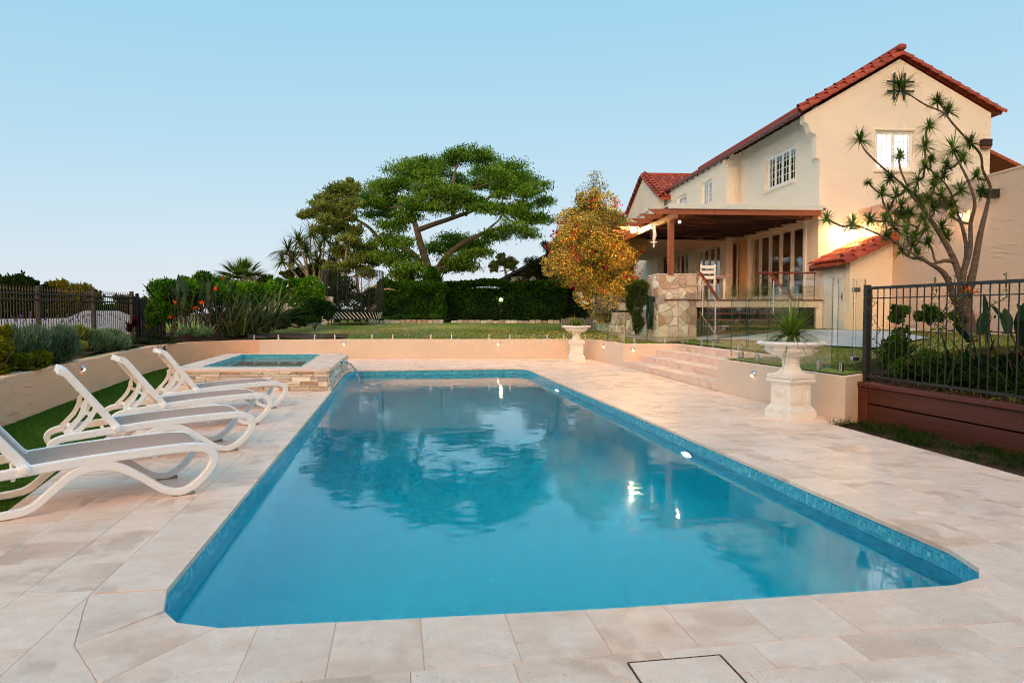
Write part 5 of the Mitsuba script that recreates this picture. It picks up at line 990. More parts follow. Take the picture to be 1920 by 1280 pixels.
B = [(*q[:3], q[3] * 1.05, q[3] * 1.05, q[3]) for q in [(6.94, 24.19, 4.22, 1.12), (6.28, 24.3, 3.64, 0.88), (7.6, 23.77, 3.62, 0.91), (6, 24.35, 3.07, 0.69), (7.02, 23.77, 3.05, 1.06), (7.82, 23.53, 3.04, 0.64), (6.74, 24.22, 4.98, 0.81), (7.25, 23.93, 4.57, 0.84), (7.42, 23.8, 2.2, 0.84), (7.92, 23.52, 2.1, 0.64), (7.04, 24.17, 2.12, 0.73), (6.74, 24.22, 5.54, 0.42), (7.29, 24.13, 1.64, 0.5), (7.9, 24.03, 1.44, 0.5), (8.27, 23.66, 1.54, 0.38), (5.96, 24.35, 3.83, 0.5), (7.54, 23.58, 4.16, 0.68), (6.46, 24.27, 4.41, 0.69), (8.07, 23.39, 2.47, 0.41)]]
f1 = foliage(60000, B, .09, .062, 82, col('66702c'), col('e2cb72'), .3, .7, ragged=11); part(k, 'foliage', f1, 'leaf')
c, d, i = blob_pts(2600, B[:6] + B[6:8] + B[15:18], r, .95, .3, 82); keep = meshkit.noise(c * 2.6, 4) > .55; m, cc = leaves(c[keep] + d[keep] * .05, d[keep], .09, .08, r, col('b31545'), col('e8325c')); part(k, 'flowers', MB().add(m, cc), 'leaf')
root = np.array((7.586, 23.676, 1.123)); st = [branch(root + r.normal(size=3) * [.2, .2, 0], np.array(b[:3]), .06, .02, r, .12, 8) for b in B]; part(k, 'stems', wood(st, 6), 'dark_bark', True)
k = thing('feathery_shoots', 'thin feathery leafy shoots rising above the bougainvillea', 'plant'); c0 = np.array((7.003, 24.786, 5.061)); mb = MB(); tips = [(7.29, 24.74, 6.52, 0), (7.06, 24.78, 6.13, 0), (6.71, 24.84, 5.93, 0), (7.48, 24.71, 6.03, 0), (6.87, 24.81, 5.61, 0), (7.4, 25.13, 5.71, 0), (6.62, 24.85, 5.35, 0), (7.68, 24.67, 5.35, 0), (7.27, 25.25, 6.52, 0), (7.3, 24.43, 6.13, 0)]
sh = [branch(c0 - [0, 0, .5], t[:3], .02, .006, r, .10, 10) for t in tips]; part(k, 'stems', wood(sh, 5), 'pale_bark', True)
for p, _ in sh: q = p[4:]; q = np.repeat(q, 26, 0) + r.normal(size=(len(q) * 26, 3)) * [.14, .14, .09]; m, cc = leaves(q, r.normal(size=q.shape) + [0, 0, .2], .11, .035, r, col('6d7434'), col('aaa560')); mb.add(m, cc)
part(k, 'leaves', mb, 'leaf')
bush('clipped_shrub', 'clipped column of dark fine shrub left of the stone pillar', [(*hp(-5.1, .35, 1.65), .34, .34, .80), (*hp(-5.1, .35, 2.0), .36, .36, .42)], 9000, .07, .03, col('2a3c16'), col('5d7030'), 83, up=1.2)
bush('dark_shrub', 'dark green thicket at the foot of the slender dragon trees', [(*(-4.738, 42.353, 3.985), .9, .7, .6), (*(-5.67, 42.509, 3.829), .7, .6, .5), (*(-3.698, 42.687, 3.922), .8, .7, .6), (*(-6.292, 42.612, 3.672), .6, .5, .4)], 9000, .17, .06, col('2a4014'), col('6c7f38'), 87)
bush('dark_shrub', 'dark shrub filling the gap between the far hedge and the bougainvillea', [(*(7.402, 28.167, 1.452), .55, .5, .5), (*(7.127, 28.719, 1.294), .4, .4, .4), (*(7.707, 27.609, 1.298), .35, .4, .4)], 7000, .11, .05, col('14260c'), col('3c5a20'), 86)
bush('ground_cover', 'low leafy plants along the foot of the nearer hedge', [(*(1.116, 31.849, 1.141), .5, .35, .26), (*(0.157, 32.009, 1.116), .5, .35, .24), (*(1.841, 31.83, 1.14), .45, .35, .3), (*(-0.679, 32.047, 1.093), .4, .35, .24)], 4500, .14, .05, col('24480f'), col('6a8f30'), 84, up=.8)
# --- planting on the upper level, far left corner
k = thing('strappy_plant', 'large clump of long strappy bronze green leaves at the left end of the glass fence', 'plant'); r = np.random.default_rng(91); mb = MB()
for b in [(-5.14, 22.75, 0.77, 0), (-4.55, 22.96, 0.82, 0), (-4.14, 23.4, 0.87, 0), (-5.01, 23.64, 0.83, 0), (-5.54, 23.43, 0.81, 0)]:
    n = 75; a = r.uniform(0, 2 * np.pi, n); d = np.stack([np.cos(a) * .75 + .15, np.sin(a) * .5, r.uniform(.7, 1.5, n)], 1); m, c = blades(np.tile(b[:3], (n, 1)) - [0, 0, .1] + r.normal(size=(n, 3)) * [.12, .12, 0], d, r.uniform(1.4, 2.6, n), .075, r, r.uniform(.15, .55, n), col('36462a'), col('8c985e'), 7, .04, .3); mb.add(m, c)
part(k, 'leaves', mb, 'leaf')
def paradise(label, spots, nl, seed, hgt, flowers, c1=col('27391d'), c2=col('5f7350')):
    r = np.random.default_rng(seed); k = thing('bird_of_paradise', label, 'plant'); mb, st = MB(), MB()
    for b in spots:
        for _ in range(nl):
            p0 = np.array(b[:3]) + r.normal(size=3) * [.15, .15, 0] - [0, 0, .1]; d = r.normal(size=3) * .28; d[2] = 1; tip = p0 + d * hgt * r.uniform(.55, .9); st.add(tube(*branch(p0, tip, .012, .007, r, .06, 5), 5))
            m, c = blades(tip[None], (d + r.normal(size=3) * .15)[None], np.array([hgt * .42]), .15, r, np.array([.22]), c1, c2, 6, .08, .45); mb.add(m, c)
    part(k, 'leaves', mb, 'leaf'); part(k, 'stalks', st, 'dark_bark', True)
    for q in flowers:
        q = np.array(q[:3]); f = part(k, 'flower', tube(*branch(q - [0, 0, .9], q, .012, .010, r, .04, 5), 5), 'hose_green', True, label='orange crested bird of paradise flower'); n = 9; d = r.normal(size=(n, 3)) * [.6, .6, .25] + [0, 0, .9]
        m, c = blades(np.tile(q, (n, 1)), d, r.uniform(.09, .17, n), .045, r, .05, col('e03808'), col('ff6a1c'), 2, .05, .4); part(f, 'petals', MB().add(m, c), 'petal')
paradise('bird of paradise clump with orange flowers in the far left bed', [(-6.11, 21.5, 0.77, 0), (-5.81, 21.75, 0.76, 0), (-5.48, 21.9, 0.78, 0), (-6.53, 22.17, 0.78, 0), (-5.77, 22.45, 0.87, 0)], 16, 92, 1.55, [(-6.26, 21.22, 1.66, 0), (-5.69, 21.12, 1.51, 0), (-5.51, 21.09, 1.66, 0), (-5.04, 21.62, 2.38, 0), (-6.39, 21.24, 1.25, 0), (-5.09, 21.02, 2.05, 0)])
k = thing('agave', 'pale green rosette plants at the edge of the far left bed', 'plant'); ps = [(-6.01, 20.87, 0.79, 0), (-5.49, 20.78, 0.76, 0), (-5.34, 21.16, 0.77, 0), (-5.93, 21.36, 0.82, 0)]
rosettes(k, [p[:3] for p in ps], [.42] * 4, 34, 93, col('5a7e4a'), col('96b07c'), .075, el0=.05, droop=.2)
k = thing('cordyline', 'dark red leaved cordyline in front of the black panel fence', 'plant'); ps = [(-6.82, 19.59, 1.05, 0), (-6.91, 19.6, 0.91, 0)]
rosettes(k, [p[:3] for p in ps], [.42, .34], 30, 94, col('1d0508'), col('5c1018'), .06, el0=.1, droop=.15); part(k, 'stem', tube([np.array(ps[0][:3]) - [0, 0, .5], ps[0][:3]], .02, 6), 'dark_bark')
def lavender(label, blobs, n, seed, c1=col('3d5638'), c2=col('8aa080'), L=.19, W=.014, up=2.6, spikes=0):
    k = bush('lavender_bush', label, blobs, n, L, W, c1, c2, seed, up=up, inner=.5)
    if spikes:
        r = np.random.default_rng(seed + 1); c, d, i = blob_pts(spikes * 4, blobs, r, .95, .2, seed); s = c[d[:, 2] > .5][:spikes]; m, cc = blades(s, r.normal(size=s.shape) * .15 + [0, 0, 1], .22, .008, r, .02, col('5d6b4c'), col('7d8468'), 1); mb = MB().add(m, cc)
        m, cc = leaves(s + [0, 0, .24], r.normal(size=s.shape) * .1 + [0, 0, 1], .07, .028, r, col('4e3c5a'), col('7d688a')); mb.add(m, cc); part(k, 'flower_spikes', mb, 'leaf')
lavender('grey green lavender bush, nearest along the left planter', [(*(-5.385, 11.643, 0.889), .48, .5, .36), (*(-5.454, 11.249, 0.869), .4, .45, .33), (*(-5.325, 12.241, 0.843), .38, .45, .32)], 15000, 101, spikes=40)
lavender('grey green lavender bush, farther along the left planter', [(*(-6.139, 15.823, 0.808), .55, .55, .36), (*(-6.117, 15.009, 0.841), .42, .5, .33), (*(-6.101, 16.628, 0.776), .4, .5, .30)], 15000, 102, c1=col('46603a'), c2=col('93a87c'), spikes=40)
bush('variegated_shrub', 'yellow variegated shrub between the lavender bushes', [(*(-6.232, 14.825, 0.954), .34, .35, .32), (*(-5.895, 13.755, 0.744), .28, .3, .28)], 5000, .07, .035, col('2f4a18'), col('a6a850'), 103)
bush('box_shrub', 'small olive green shrub at the planter edge, front left', [(*(-5.081, 10.781, 0.731), .24, .22, .16), (*(-5.102, 10.582, 0.715), .15, .16, .13)], 4000, .05, .026, col('3a4a10'), col('8d8f22'), 104)
bush('box_shrub', 'olive green shrub cut by the left edge of the picture', [(*(-5.185, 10.19, 0.921), .20, .3, .34), (*(-5.226, 9.994, 0.827), .3, .3, .3)], 5000, .06, .03, col('3c4a10'), col('8f8a20'), 105)
bush('trailing_rosemary', 'dark trailing rosemary spilling over the left wall near its curve', [(*(-6.099, 19.365, 0.667), .42, .4, .16), (*(-5.889, 18.924, 0.41), .13, .12, .30), (*(-6.398, 18.908, 0.687), .5, .4, .17), (*(-6.515, 18.522, 0.637), .4, .3, .14)], 9000, .07, .014, col('1c2416'), col('4a5638'), 106, up=.1)
# ---------------------------------------------------------------- right side planting
k = thing('dragon_tree', 'tall many branched dragon tree with spiky rosettes behind the black fence on the right', 'tree'); r = np.random.default_rng(111)
limbs = [[(*p[:3], q) for p, q in zip([(7.86, 8.42, 1.01, 0), (7.82, 8.43, 1.31, 0), (7.74, 8.44, 1.6, 0), (7.72, 8.45, 1.9, 0), (7.8, 8.43, 2.26, 0), (7.8, 8.43, 2.63, 0), (7.77, 8.34, 2.9, 0), (7.67, 8.35, 3.19, 0), (7.56, 8.37, 3.41, 0), (7.48, 8.38, 3.55, 0)], (0.078, 0.070, 0.060, 0.036, 0.030, 0.026, 0.021, 0.018, 0.013, 0.010))],
         [(*p[:3], q) for p, q in zip([(7.77, 8.44, 1.53, 0), (8.03, 8.6, 2.06, 0), (8.14, 8.63, 2.51, 0), (8.28, 8.66, 2.97, 0), (8.3, 8.65, 3.19, 0), (8.11, 8.58, 3.4, 0), (7.99, 8.5, 3.59, 0), (7.77, 8.44, 3.73, 0), (7.47, 8.39, 3.94, 0), (7.31, 8.41, 4.11, 0), (7.08, 8.45, 4.21, 0), (6.86, 8.49, 4.35, 0)], (0.060, 0.048, 0.040, 0.024, 0.021, 0.018, 0.017, 0.014, 0.013, 0.011, 0.011, 0.008))],
         [(*p[:3], q) for p, q in zip([(7.78, 8.44, 1.31, 0), (7.45, 8.29, 1.6, 0), (7.23, 8.22, 1.92, 0), (6.9, 8.18, 2.09, 0), (6.51, 8.14, 2.27, 0), (6.16, 8.1, 2.41, 0), (5.9, 8.14, 2.52, 0)], (0.055, 0.045, 0.036, 0.020, 0.015, 0.011, 0.008))],
         [(*p[:3], q) for p, q in zip([(7.73, 8.45, 1.75, 0), (7.72, 8.65, 2.21, 0), (7.52, 8.78, 2.67, 0), (7.29, 8.82, 2.97, 0), (7.06, 8.86, 3.23, 0), (6.73, 8.87, 3.48, 0), (6.5, 8.85, 3.65, 0), (6.42, 8.87, 3.78, 0)], (0.048, 0.040, 0.030, 0.018, 0.015, 0.013, 0.011, 0.008))],
         [(*p[:3], q) for p, q in zip([(7.93, 8.61, 1.3, 0), (8, 8.81, 1.76, 0), (8.16, 8.88, 2.31, 0), (8.02, 8.9, 2.84, 0), (7.78, 8.84, 3.21, 0), (7.54, 8.88, 3.44, 0)], (0.048, 0.040, 0.030, 0.018, 0.013, 0.008))]]
heads = [(6.74, 8.51, 4.44, 0.22), (7.38, 8.6, 4.32, 0.14), (7.46, 8.49, 4.15, 0.15), (6.41, 8.87, 3.82, 0.18), (7.42, 8.8, 4.03, 0.13), (7.3, 8.72, 3.73, 0.17), (7.46, 8.39, 3.61, 0.25), (7.76, 8.44, 3.72, 0.15), (6.68, 8.42, 3.51, 0.11), (7.17, 8.54, 3.41, 0.13), (6.83, 8.8, 3.28, 0.14), (6.47, 8.76, 3.21, 0.07), (7.29, 8.82, 3.28, 0.18), (6.39, 8.36, 3.01, 0.11), (6.78, 8.6, 3.01, 0.14), (7.07, 8.25, 3.08, 0.15), (7.54, 8.68, 3.04, 0.19), (7.97, 8.81, 3.15, 0.17), (8.19, 8.67, 3.1, 0.17), (5.48, 8.21, 2.62, 0.12), (5.81, 8.16, 2.55, 0.13), (6.23, 8.39, 2.65, 0.14), (6.51, 8.45, 2.66, 0.14), (7.52, 8.78, 2.88, 0.15), (7.55, 8.47, 2.74, 0.1), (6.68, 8.21, 2.72, 0.13), (6.63, 8.22, 2.48, 0.17), (6.98, 8.27, 2.52, 0.14), (6.32, 8.17, 2.4, 0.14), (6.79, 8.3, 2.31, 0.16), (7.54, 8.88, 3.59, 0.11), (7.07, 8.86, 2.78, 0.14), (7.41, 8.9, 2.98, 0.15), (7.73, 8.85, 3.36, 0.12), (7.69, 8.76, 3.49, 0.14), (7.4, 9.01, 3.11, 0.14), (7.07, 8.35, 2.92, 0.14), (7, 8.77, 2.91, 0.14), (7.3, 8.72, 2.73, 0.14), (7.72, 8.85, 2.64, 0.15), (7.62, 8.56, 2.9, 0.14), (6.83, 8.7, 2.6, 0.13), (7.27, 8.83, 2.48, 0.15), (6.73, 8.41, 2.24, 0.14), (7.46, 8.79, 2.4, 0.14), (7.09, 8.25, 3.19, 0.12), (6.78, 8.4, 3.07, 0.12), (7.72, 8.75, 2.48, 0.12), (6.82, 8.8, 2.84, 0.13), (7.91, 8.72, 3.57, 0.14), (8.19, 8.77, 3.36, 0.12), (7.24, 8.73, 2.21, 0.13)]
lm = []
for q in limbs: q = np.array(q); s = spline(q[:, :3], 5); lm.append((s, np.interp(np.linspace(0, 1, len(s)), np.linspace(0, 1, len(q)), q[:, 3])))
g = grow(lm, [h[:3] for h in heads], .013, r, .16, -.12, .5)
part(k, 'trunk', wood(lm, 10), 'gnarled_bark', True); part(k, 'branches', wood(g[len(lm):], 7), 'gnarled_bark', True)
rosettes(k, [h[:3] for h in heads], [h[3] * 1.36 for h in heads], 96, 112, col('26440f'), col('7e9c3a'), .016, el0=-.5, droop=.22)
k = thing('bromeliad', 'bright orange bromeliad flower on the dragon tree trunk', 'plant'); p = np.array((7.508, 8.127, 1.679))
n = 16; d = r.normal(size=(n, 3)) * [.8, .6, .5] + [0, -.3, .4]; m, c = blades(p + r.normal(size=(n, 3)) * [.06, .02, .01], d, r.uniform(.07, .13, n), .035, r, .1, col('c43a04'), col('ff7a14'), 2); part(k, 'petals', MB().add(m, c), 'petal')
n = 14; d = r.normal(size=(n, 3)) * [.9, .7, .3] + [0, 0, .3]; m, c = blades(np.tile(p - [0, 0, .05], (n, 1)), d, r.uniform(.15, .3, n), .03, r, .3, G1, G2, 4); part(k, 'leaves', MB().add(m, c), 'leaf')
def clump(name, label, spots, n, Lr, W, seed, c1, c2, droop=(.3, .8), cat='plant', seg=6, spread=.7, rise=(.4, 1.2)):
    r = np.random.default_rng(seed); k = thing(name, label, cat); mb = MB()
    for b in spots:
        a = r.uniform(0, 2 * np.pi, n); d = np.stack([np.cos(a) * spread, np.sin(a) * spread, r.uniform(*rise, n)], 1); m, c = blades(np.tile(b[:3], (n, 1)) + r.normal(size=(n, 3)) * [.06, .06, 0], d, r.uniform(*Lr, n), W, r, r.uniform(*droop, n), c1, c2, seg, .05, .3, np.full(n, r.uniform(.2, .8))); mb.add(m, c)
    return part(k, 'leaves', mb, 'leaf')
r = np.random.default_rng(120)
clump('strappy_clump', 'dark strappy clivia leaves massed behind the black fence', [(6.45 + r.uniform(0, .5), y, .46) for y in np.arange(5.2, 8.1, .32)], 46, (.6, 1.0), .035, 121, col('14260e'), col('3c5222'))
clump('strappy_clump', 'arching dark green strappy leaves further back in the right bed', [(7.1 + r.uniform(0, .6), y, .5) for y in np.arange(5.6, 9.0, .42)], 60, (.8, 1.25), .045, 122, col('102010'), col('34501e'))
clump('dry_leaf_clump', 'yellowing dry strappy leaves along the front edge of the right bed', [(6.36 + r.uniform(0, .12), y, .46) for y in np.arange(5.4, 8.0, .24)], 16, (.2, .45), .022, 123, col('4a4018'), col('b0954a'), (.5, 1.1))
paradise('broad leaved dark green plant at the right edge behind the black fence', [(7.2, 7.0, .5), (7.5, 6.6, .5), (7.4, 7.6, .5), (7.9, 7.2, .5)], 9, 124, 1.05, [], col('14281a'), col('3f5a3c'))
bush('leafy_shrub', 'green leafy shrub at the right edge of the picture', [(7.0, 5.9, .85, .4, .5, .4), (7.3, 5.4, .95, .5, .5, .5), (6.9, 5.0, .8, .4, .4, .4)], 9000, .07, .045, col('16300c'), col('4a7020'), 125)
bush('leafy_shrub', 'young leafy shrub right behind the black fence post', [(6.62, 8.35, .95, .17, .2, .30), (6.55, 8.2, .70, .2, .2, .18), (6.75, 8.0, .75, .22, .2, .2)], 2600, .06, .035, col('1c3a0e'), col('56802a'), 126)
k = thing('climbing_vine', 'thin vine with small leaves twining through the top of the black fence', 'plant'); mb, st = MB(), MB()
for i in range(7):
    y0 = r.uniform(6.4, 8.3); t = np.linspace(0, 1, 40); q = np.stack([6.22 + .02 * np.sin(t * 31 + i), y0 + (r.uniform(-.8, .5)) * t + .06 * np.sin(t * 17 + i), .9 + .9 * t - .12 * (t > .85) * np.sin(t * 40)], 1); st.add(tube(q, .004, 5)); c = q[::2] + r.normal(size=(20, 3)) * .02; m, cc = leaves(c, r.normal(size=c.shape), .045, .03, r, G1, G3); mb.add(m, cc)
part(k, 'stems', st, 'dark_bark', True); part(k, 'leaves', mb, 'leaf')
for i, (q, lb) in enumerate((((10.972, 13.785, 1.368), 'small round shrub below the boundary wall, leftmost of the three'), ((11.51, 13.493, 1.345), 'small round shrub below the boundary wall, middle of the three'), ((12.019, 13.205, 1.323), 'small round shrub below the boundary wall, rightmost of the three'))):
    bush('round_shrub', lb, [(q[0], q[1], q[2] + .02, .26, .26, .24), (q[0] + .06, q[1], q[2] + .12, .16, .16, .15)], 2600, .065, .04, col('1a3a0c'), col('557a26'), 130 + i, group='round shrubs along the boundary wall')
clump('mondo_grass', 'dark green mondo grass filling the strip below the timber wall', [(5.5 + r.uniform(0, .58), y + r.uniform(-.1, .1), -.02) for y in np.arange(-1.0, 8.05, .036)], 22, (.12, .26), .007, 140, col('12260c'), col('3c5a20'), (.25, .8), 'grass', 4); labels['mondo_grass']['kind'] = 'stuff'
# garden edging, path
k = thing('garden_edging', 'low pink stone edging in front of the round shrubs by the boundary wall', 'edging')
for i in range(18): m = hbox(.72 + r.uniform(-.02, .02), .9, -7.2 + i * .31, -7.2 + i * .31 + r.uniform(.26, .3), .7, 1.0 + r.uniform(-.02, .03), .02); part(k, 'stone', m, 'stone', uv=uvc(m, r.uniform(), .9))
struct('garden_bed', sheet(Polygon([hp(.9, -7.2, 0)[:2], hp(1.16, -7.2, 0)[:2], hp(1.16, -1.7, 0)[:2], hp(.9, -1.7, 0)[:2]]), .5, lambda x, y: lawn(x, y) + .05), 'soil')
PATH = Polygon([(8.196, 18.1, 0.814)[:2], (9.727, 17.034, 0.824)[:2], (10.89, 14.407, 0.752)[:2], (9.641, 11.574, 0.753)[:2], (8.582, 11.344, 0.617)[:2], (8.387, 13.404, 0.673)[:2], (8.473, 15.823, 0.711)[:2], (7.964, 17.124, 0.719)[:2]]).buffer(.15)
struct('path', sheet(PATH, .6, lambda x, y: lawn(x, y) + .035), 'concrete')
def edging(label, a, b, n, z, h, seed, d=.22):
    k = thing('garden_edging', label, 'edging'); r = np.random.default_rng(seed); a, b = np.array(a), np.array(b); L = np.linalg.norm(b - a); ax = np.r_[(b - a) / L, 0]; ny = np.array([ax[1], -ax[0], 0])
    for i in range(n): m = basis(cbox(L * i / n + .01, L * (i + 1) / n - .01, -d / 2, d / 2 + r.uniform(-.02, .02), -.1, h + r.uniform(-.02, .02), .02), np.r_[a, z], ax, ny, (0, 0, 1)); part(k, 'stone', m, 'stone', uv=uvc(m, r.uniform(), r.uniform(.4, 1)))
edging('pale stone edging below the nearer hedge by the trampoline', (-1.258, 31.636, 0.955)[:2], (2.082, 31.08, 0.979)[:2], 14, .94, .16, 1); edging('low stone edging below the far hedge', (2.489, 32.026, 0.99)[:2], (7.301, 30.617, 1.022)[:2], 18, .95, .13, 2); edging('rough stone edging curving along the bed left of the trampoline', (-4.807, 27.158, 0.707)[:2], (-2.937, 29.888, 0.895)[:2], 12, .78, .2, 3)
k = thing('log_edging', 'weathered grey log edging behind the far urn', 'edging'); a, b = np.array((6.477, 26.8, 1.174)), np.array((7.491, 25.922, 1.18))
for i in range(13): q = a + (b - a) * i / 12; part(k, 'log', tube([[q[0], q[1], .7], [q[0], q[1], 1.20 + .05 * r.uniform(-1, 1)]], .055, 8), 'weathered_timber', 40)
# ---------------------------------------------------------------- trampoline
k = thing('trampoline', 'black springless trampoline with white angled rods and a tall net', 'trampoline'); c = np.array((-1.783, 30.305, 1.112)); R0, z0 = 1.18, 1.46
ring = lambda R, z, n=48: np.stack([c[0] + R * np.cos(np.linspace(0, 2 * np.pi, n, endpoint=False)), c[1] + R * .9 * np.sin(np.linspace(0, 2 * np.pi, n, endpoint=False)), np.full(n, z)], 1)
part(k, 'top_ring', tube(ring(R0, z0), .02, 6, True), 'fence_metal'); part(k, 'base_ring', tube(ring(R0 * .93, 1.16), .025, 6, True), 'fence_metal'); part(k, 'mat', (np.vstack([ring(R0, z0), [[c[0], c[1], z0 - .01]]]), np.stack([np.arange(48), (np.arange(48) + 1) % 48, np.full(48, 48)], 1)), 'blackboard')
part(k, 'skirt', lathe([(R0 * .82, 1.16), (R0 * .86, z0 - .02)], 40), 'blackboard', to_world=T().translate([float(c[0]), float(c[1]), 0]))
for i in range(44): a = 2 * np.pi * i / 44; b = a + .22; part(k, 'rod', tube([(c[0] + R0 * math.cos(a), c[1] + R0 * .9 * math.sin(a), z0 - .01), (c[0] + R0 * .93 * math.cos(b), c[1] + R0 * .84 * math.sin(b), 1.17)], .02, 5), 'white_resin')
for i in range(8):
    a = 2 * np.pi * i / 8 + .3; part(k, 'leg', tube([(c[0] + R0 * .93 * math.cos(a), c[1] + R0 * .84 * math.sin(a), 1.16), (c[0] + R0 * .93 * math.cos(a), c[1] + R0 * .84 * math.sin(a), .84)], .025, 6), 'fence_metal')
    part(k, 'net_pole', tube(spline([(c[0] + R0 * math.cos(a), c[1] + R0 * .9 * math.sin(a), z0), (c[0] + R0 * 1.1 * math.cos(a), c[1] + R0 * math.sin(a), 2.3), (c[0] + R0 * 1.04 * math.cos(a), c[1] + R0 * .94 * math.sin(a), 3.2)], 5), .018, 6), 'fence_metal')
part(k, 'net_ring', tube(ring(R0 * 1.04, 3.2), .012, 5, True), 'fence_metal')
mb = MB(); A, B_ = ring(R0, z0, 90), ring(R0 * 1.07, 3.18, 90)
for i in range(90):
    for s in (4, -4): mb.add(tube([A[i], (A[(i + s // 2) % 90] + B_[(i + s // 2) % 90]) / 2 + [0, 0, 0], B_[(i + s) % 90]], .0035, 3))
part(k, 'net', mb, 'blackboard', stuff=True)
# ---------------------------------------------------------------- beyond the garden
k = thing('garden_wall', 'yellow rendered wall seen behind the bushes at the far left of the lawn', 'wall'); a, b = np.array((-7.362, 32.653, 1.574)), np.array((-2.825, 32.404, 1.577)); part(k, 'body', bar((*a[:2], 1.35), (*b[:2], 1.35), .2, 1.6, .01), 'stucco_cream')
k = thing('railing', 'black spiked railing in front of the yellow wall', 'fence'); a, b = np.array((-6.887, 30.546, 1.563)), np.array((-3.194, 30.337, 1.565))
for z in (2.0, 1.85, 1.0): part(k, 'rail', bar((*a[:2], z), (*b[:2], z), .03, .035), 'fence_metal')
for i in range(38): q = a + (b - a) * i / 37; part(k, 'picket', tube([(q[0], q[1], .8), (q[0], q[1], 2.1), (q[0], q[1], 2.16)], [.009, .009, .002], 5), 'fence_metal')
k = thing('gazebo', 'tan canvas garden gazebo behind the hedge, under the umbrella tree', 'gazebo'); c = np.array((-0.523, 36.583, 2.155)); e = 1.05
part(k, 'roof', (np.array([[c[0] - e, c[1] - e, 2.62], [c[0] + e, c[1] - e, 2.62], [c[0] + e, c[1] + e, 2.62], [c[0] - e, c[1] + e, 2.62], [c[0], c[1], 3.1]]), np.array([[0, 1, 4], [1, 2, 4], [2, 3, 4], [3, 0, 4]])), 'canvas')
part(k, 'curtain', cbox(c[0] - .98, c[0] + .98, c[1] - .98, c[1] + .98, .8, 2.60), 'canvas'); part(k, 'valance', MB().add(cbox(c[0] - 1.06, c[0] + 1.06, c[1] - 1.06, c[1] + 1.06, 2.46, 2.617)), 'canvas')
for sx in (-1, 1): part(k, 'post', tube([(c[0] + sx * 1.03, c[1] - 1.08, .8), (c[0] + sx * 1.03, c[1] - 1.08, 2.6)], .03, 6), 'dark_timber')
k = thing('neighbour_house', 'grey roofed neighbour house with white louvres right of the far hedge', 'house'); o = np.array((8.06, 43.264, 2.997)); X, Y = np.array([.985, -.17, 0]), np.array([.17, .985, 0]); nb = lambda m: basis(m, (o[0], o[1], 0), X, Y, (0, 0, 1))
part(k, 'wall', nb(cbox(-.9, 3.5, 0, 6, .5, 3.7)), 'cream_paint'); rr = part(k, 'roof', basis(prism(Polygon([(-1.7, 3.35), (1.4, 5.0), (4.5, 3.35), (4.5, 3.5), (1.4, 5.18), (-1.7, 3.52)]), 0, 7), (o[0] - Y[0] * .5, o[1] - Y[1] * .5, 0), X, (0, 0, 1), Y), 'dark_roof')
part(k, 'gable', basis(prism(Polygon([(-.9, 3.70), (3.5, 3.70), (1.3, 4.85)]), 0, .1), (o[0], o[1], .003), X, (0, 0, 1), Y), 'dark_timber'); part(rr, 'gutter', nb(bar((-1.72, -.5, 3.46), (-1.72, 6.5, 3.46), .12, .12)), 'pale_metal')
v_ = part(k, 'louvre_frame', nb(cbox(-.75, .35, -.06, -.003, 2.6, 3.45)), 'dark_timber')
for i in range(8): part(v_, 'slat', nb(bar((-.7, -.09, 2.68 + i * .095), (.3, -.09, 2.68 + i * .095), .05, .05)), 'white_paint')
k = lantern('hedge_lamp', 'glowing upright lantern in front of the far hedge', (4.925, 32.837, 2.045), .075, (16, 13, 8)); part(k, 'post', tube([np.array((4.925, 32.837, 2.045)) - [0, 0, 1.2], np.array((4.925, 32.837, 2.045)) - [0, 0, .08]], .02, 6), 'fence_metal')
# left side: spiked fence, black panel, neighbour's sheet roof, trees, street lamp
k = thing('spiked_fence', 'dark bronze spiked steel fence along the left planter', 'fence'); P0, P1 = np.array((-8.643, 15.835, 1.589)), np.array((-7.888, 22.603, 1.357)); zt = 2.02
dv = (P1 - P0)[:2]; Ln = np.linalg.norm(dv); dv /= Ln; n = int(Ln / .105); at = lambda s: P0[:2] + dv * s
for z in (1.86, 1.72, .68): part(k, 'rail', bar((*at(0), z), (*at(Ln), z), .035, .04, .003), 'bronze_metal')
for px in ((-8.296, 18.109, 1.493), (-8.07, 20.504, 1.506), (-7.888, 22.603, 1.357)): s = (np.array(px[:2]) - P0[:2]) @ dv; q = at(s); pk_ = part(k, 'post', cbox(q[0] - .045, q[0] + .045, q[1] - .045, q[1] + .045, .3, 2.03, .004), 'bronze_metal'); part(pk_, 'cap', cbox(q[0] - .052, q[0] + .052, q[1] - .052, q[1] + .052, 2.031, 2.06, .01), 'bronze_metal')
for i in range(n): q = at(.05 + i * .105); part(k, 'picket', tube([(*q, .4), (*q, 1.93), (*q, 1.935), (*q, 2.04)], [.010, .010, .017, .001], 5), 'bronze_metal')
k = thing('panel_fence', 'solid black panel fence and post right of the spiked fence', 'fence'); a, b = np.array((-7.802, 22.791, 1.356)), np.array((-7.098, 23.079, 1.356)); part(k, 'post', cbox(a[0] - .06, a[0] + .06, a[1] - .06, a[1] + .06, .3, 1.92, .01), 'panel_metal'); part(k, 'finial', sphere((a[0], a[1], 1.96), .055), 'panel_metal', True)
for i in range(8): q0, q1 = a + (b - a) * (i + .15) / 8, a + (b - a) * (i + 1.1) / 8; part(k, 'sheet', bar((*q0[:2], 1.05), (*q1[:2], 1.05), .03 + .015 * (i % 2), 1.5), 'panel_metal')
bed = Polygon(spline(WL, 6).tolist() + [(-1.6, 22.03), (-1.6, 24.5), (-7, 25.5), (-11, 24), (-11, -6)]).difference(terrace.buffer(.2)); bed = max(polys(bed), key=lambda g: g.area)
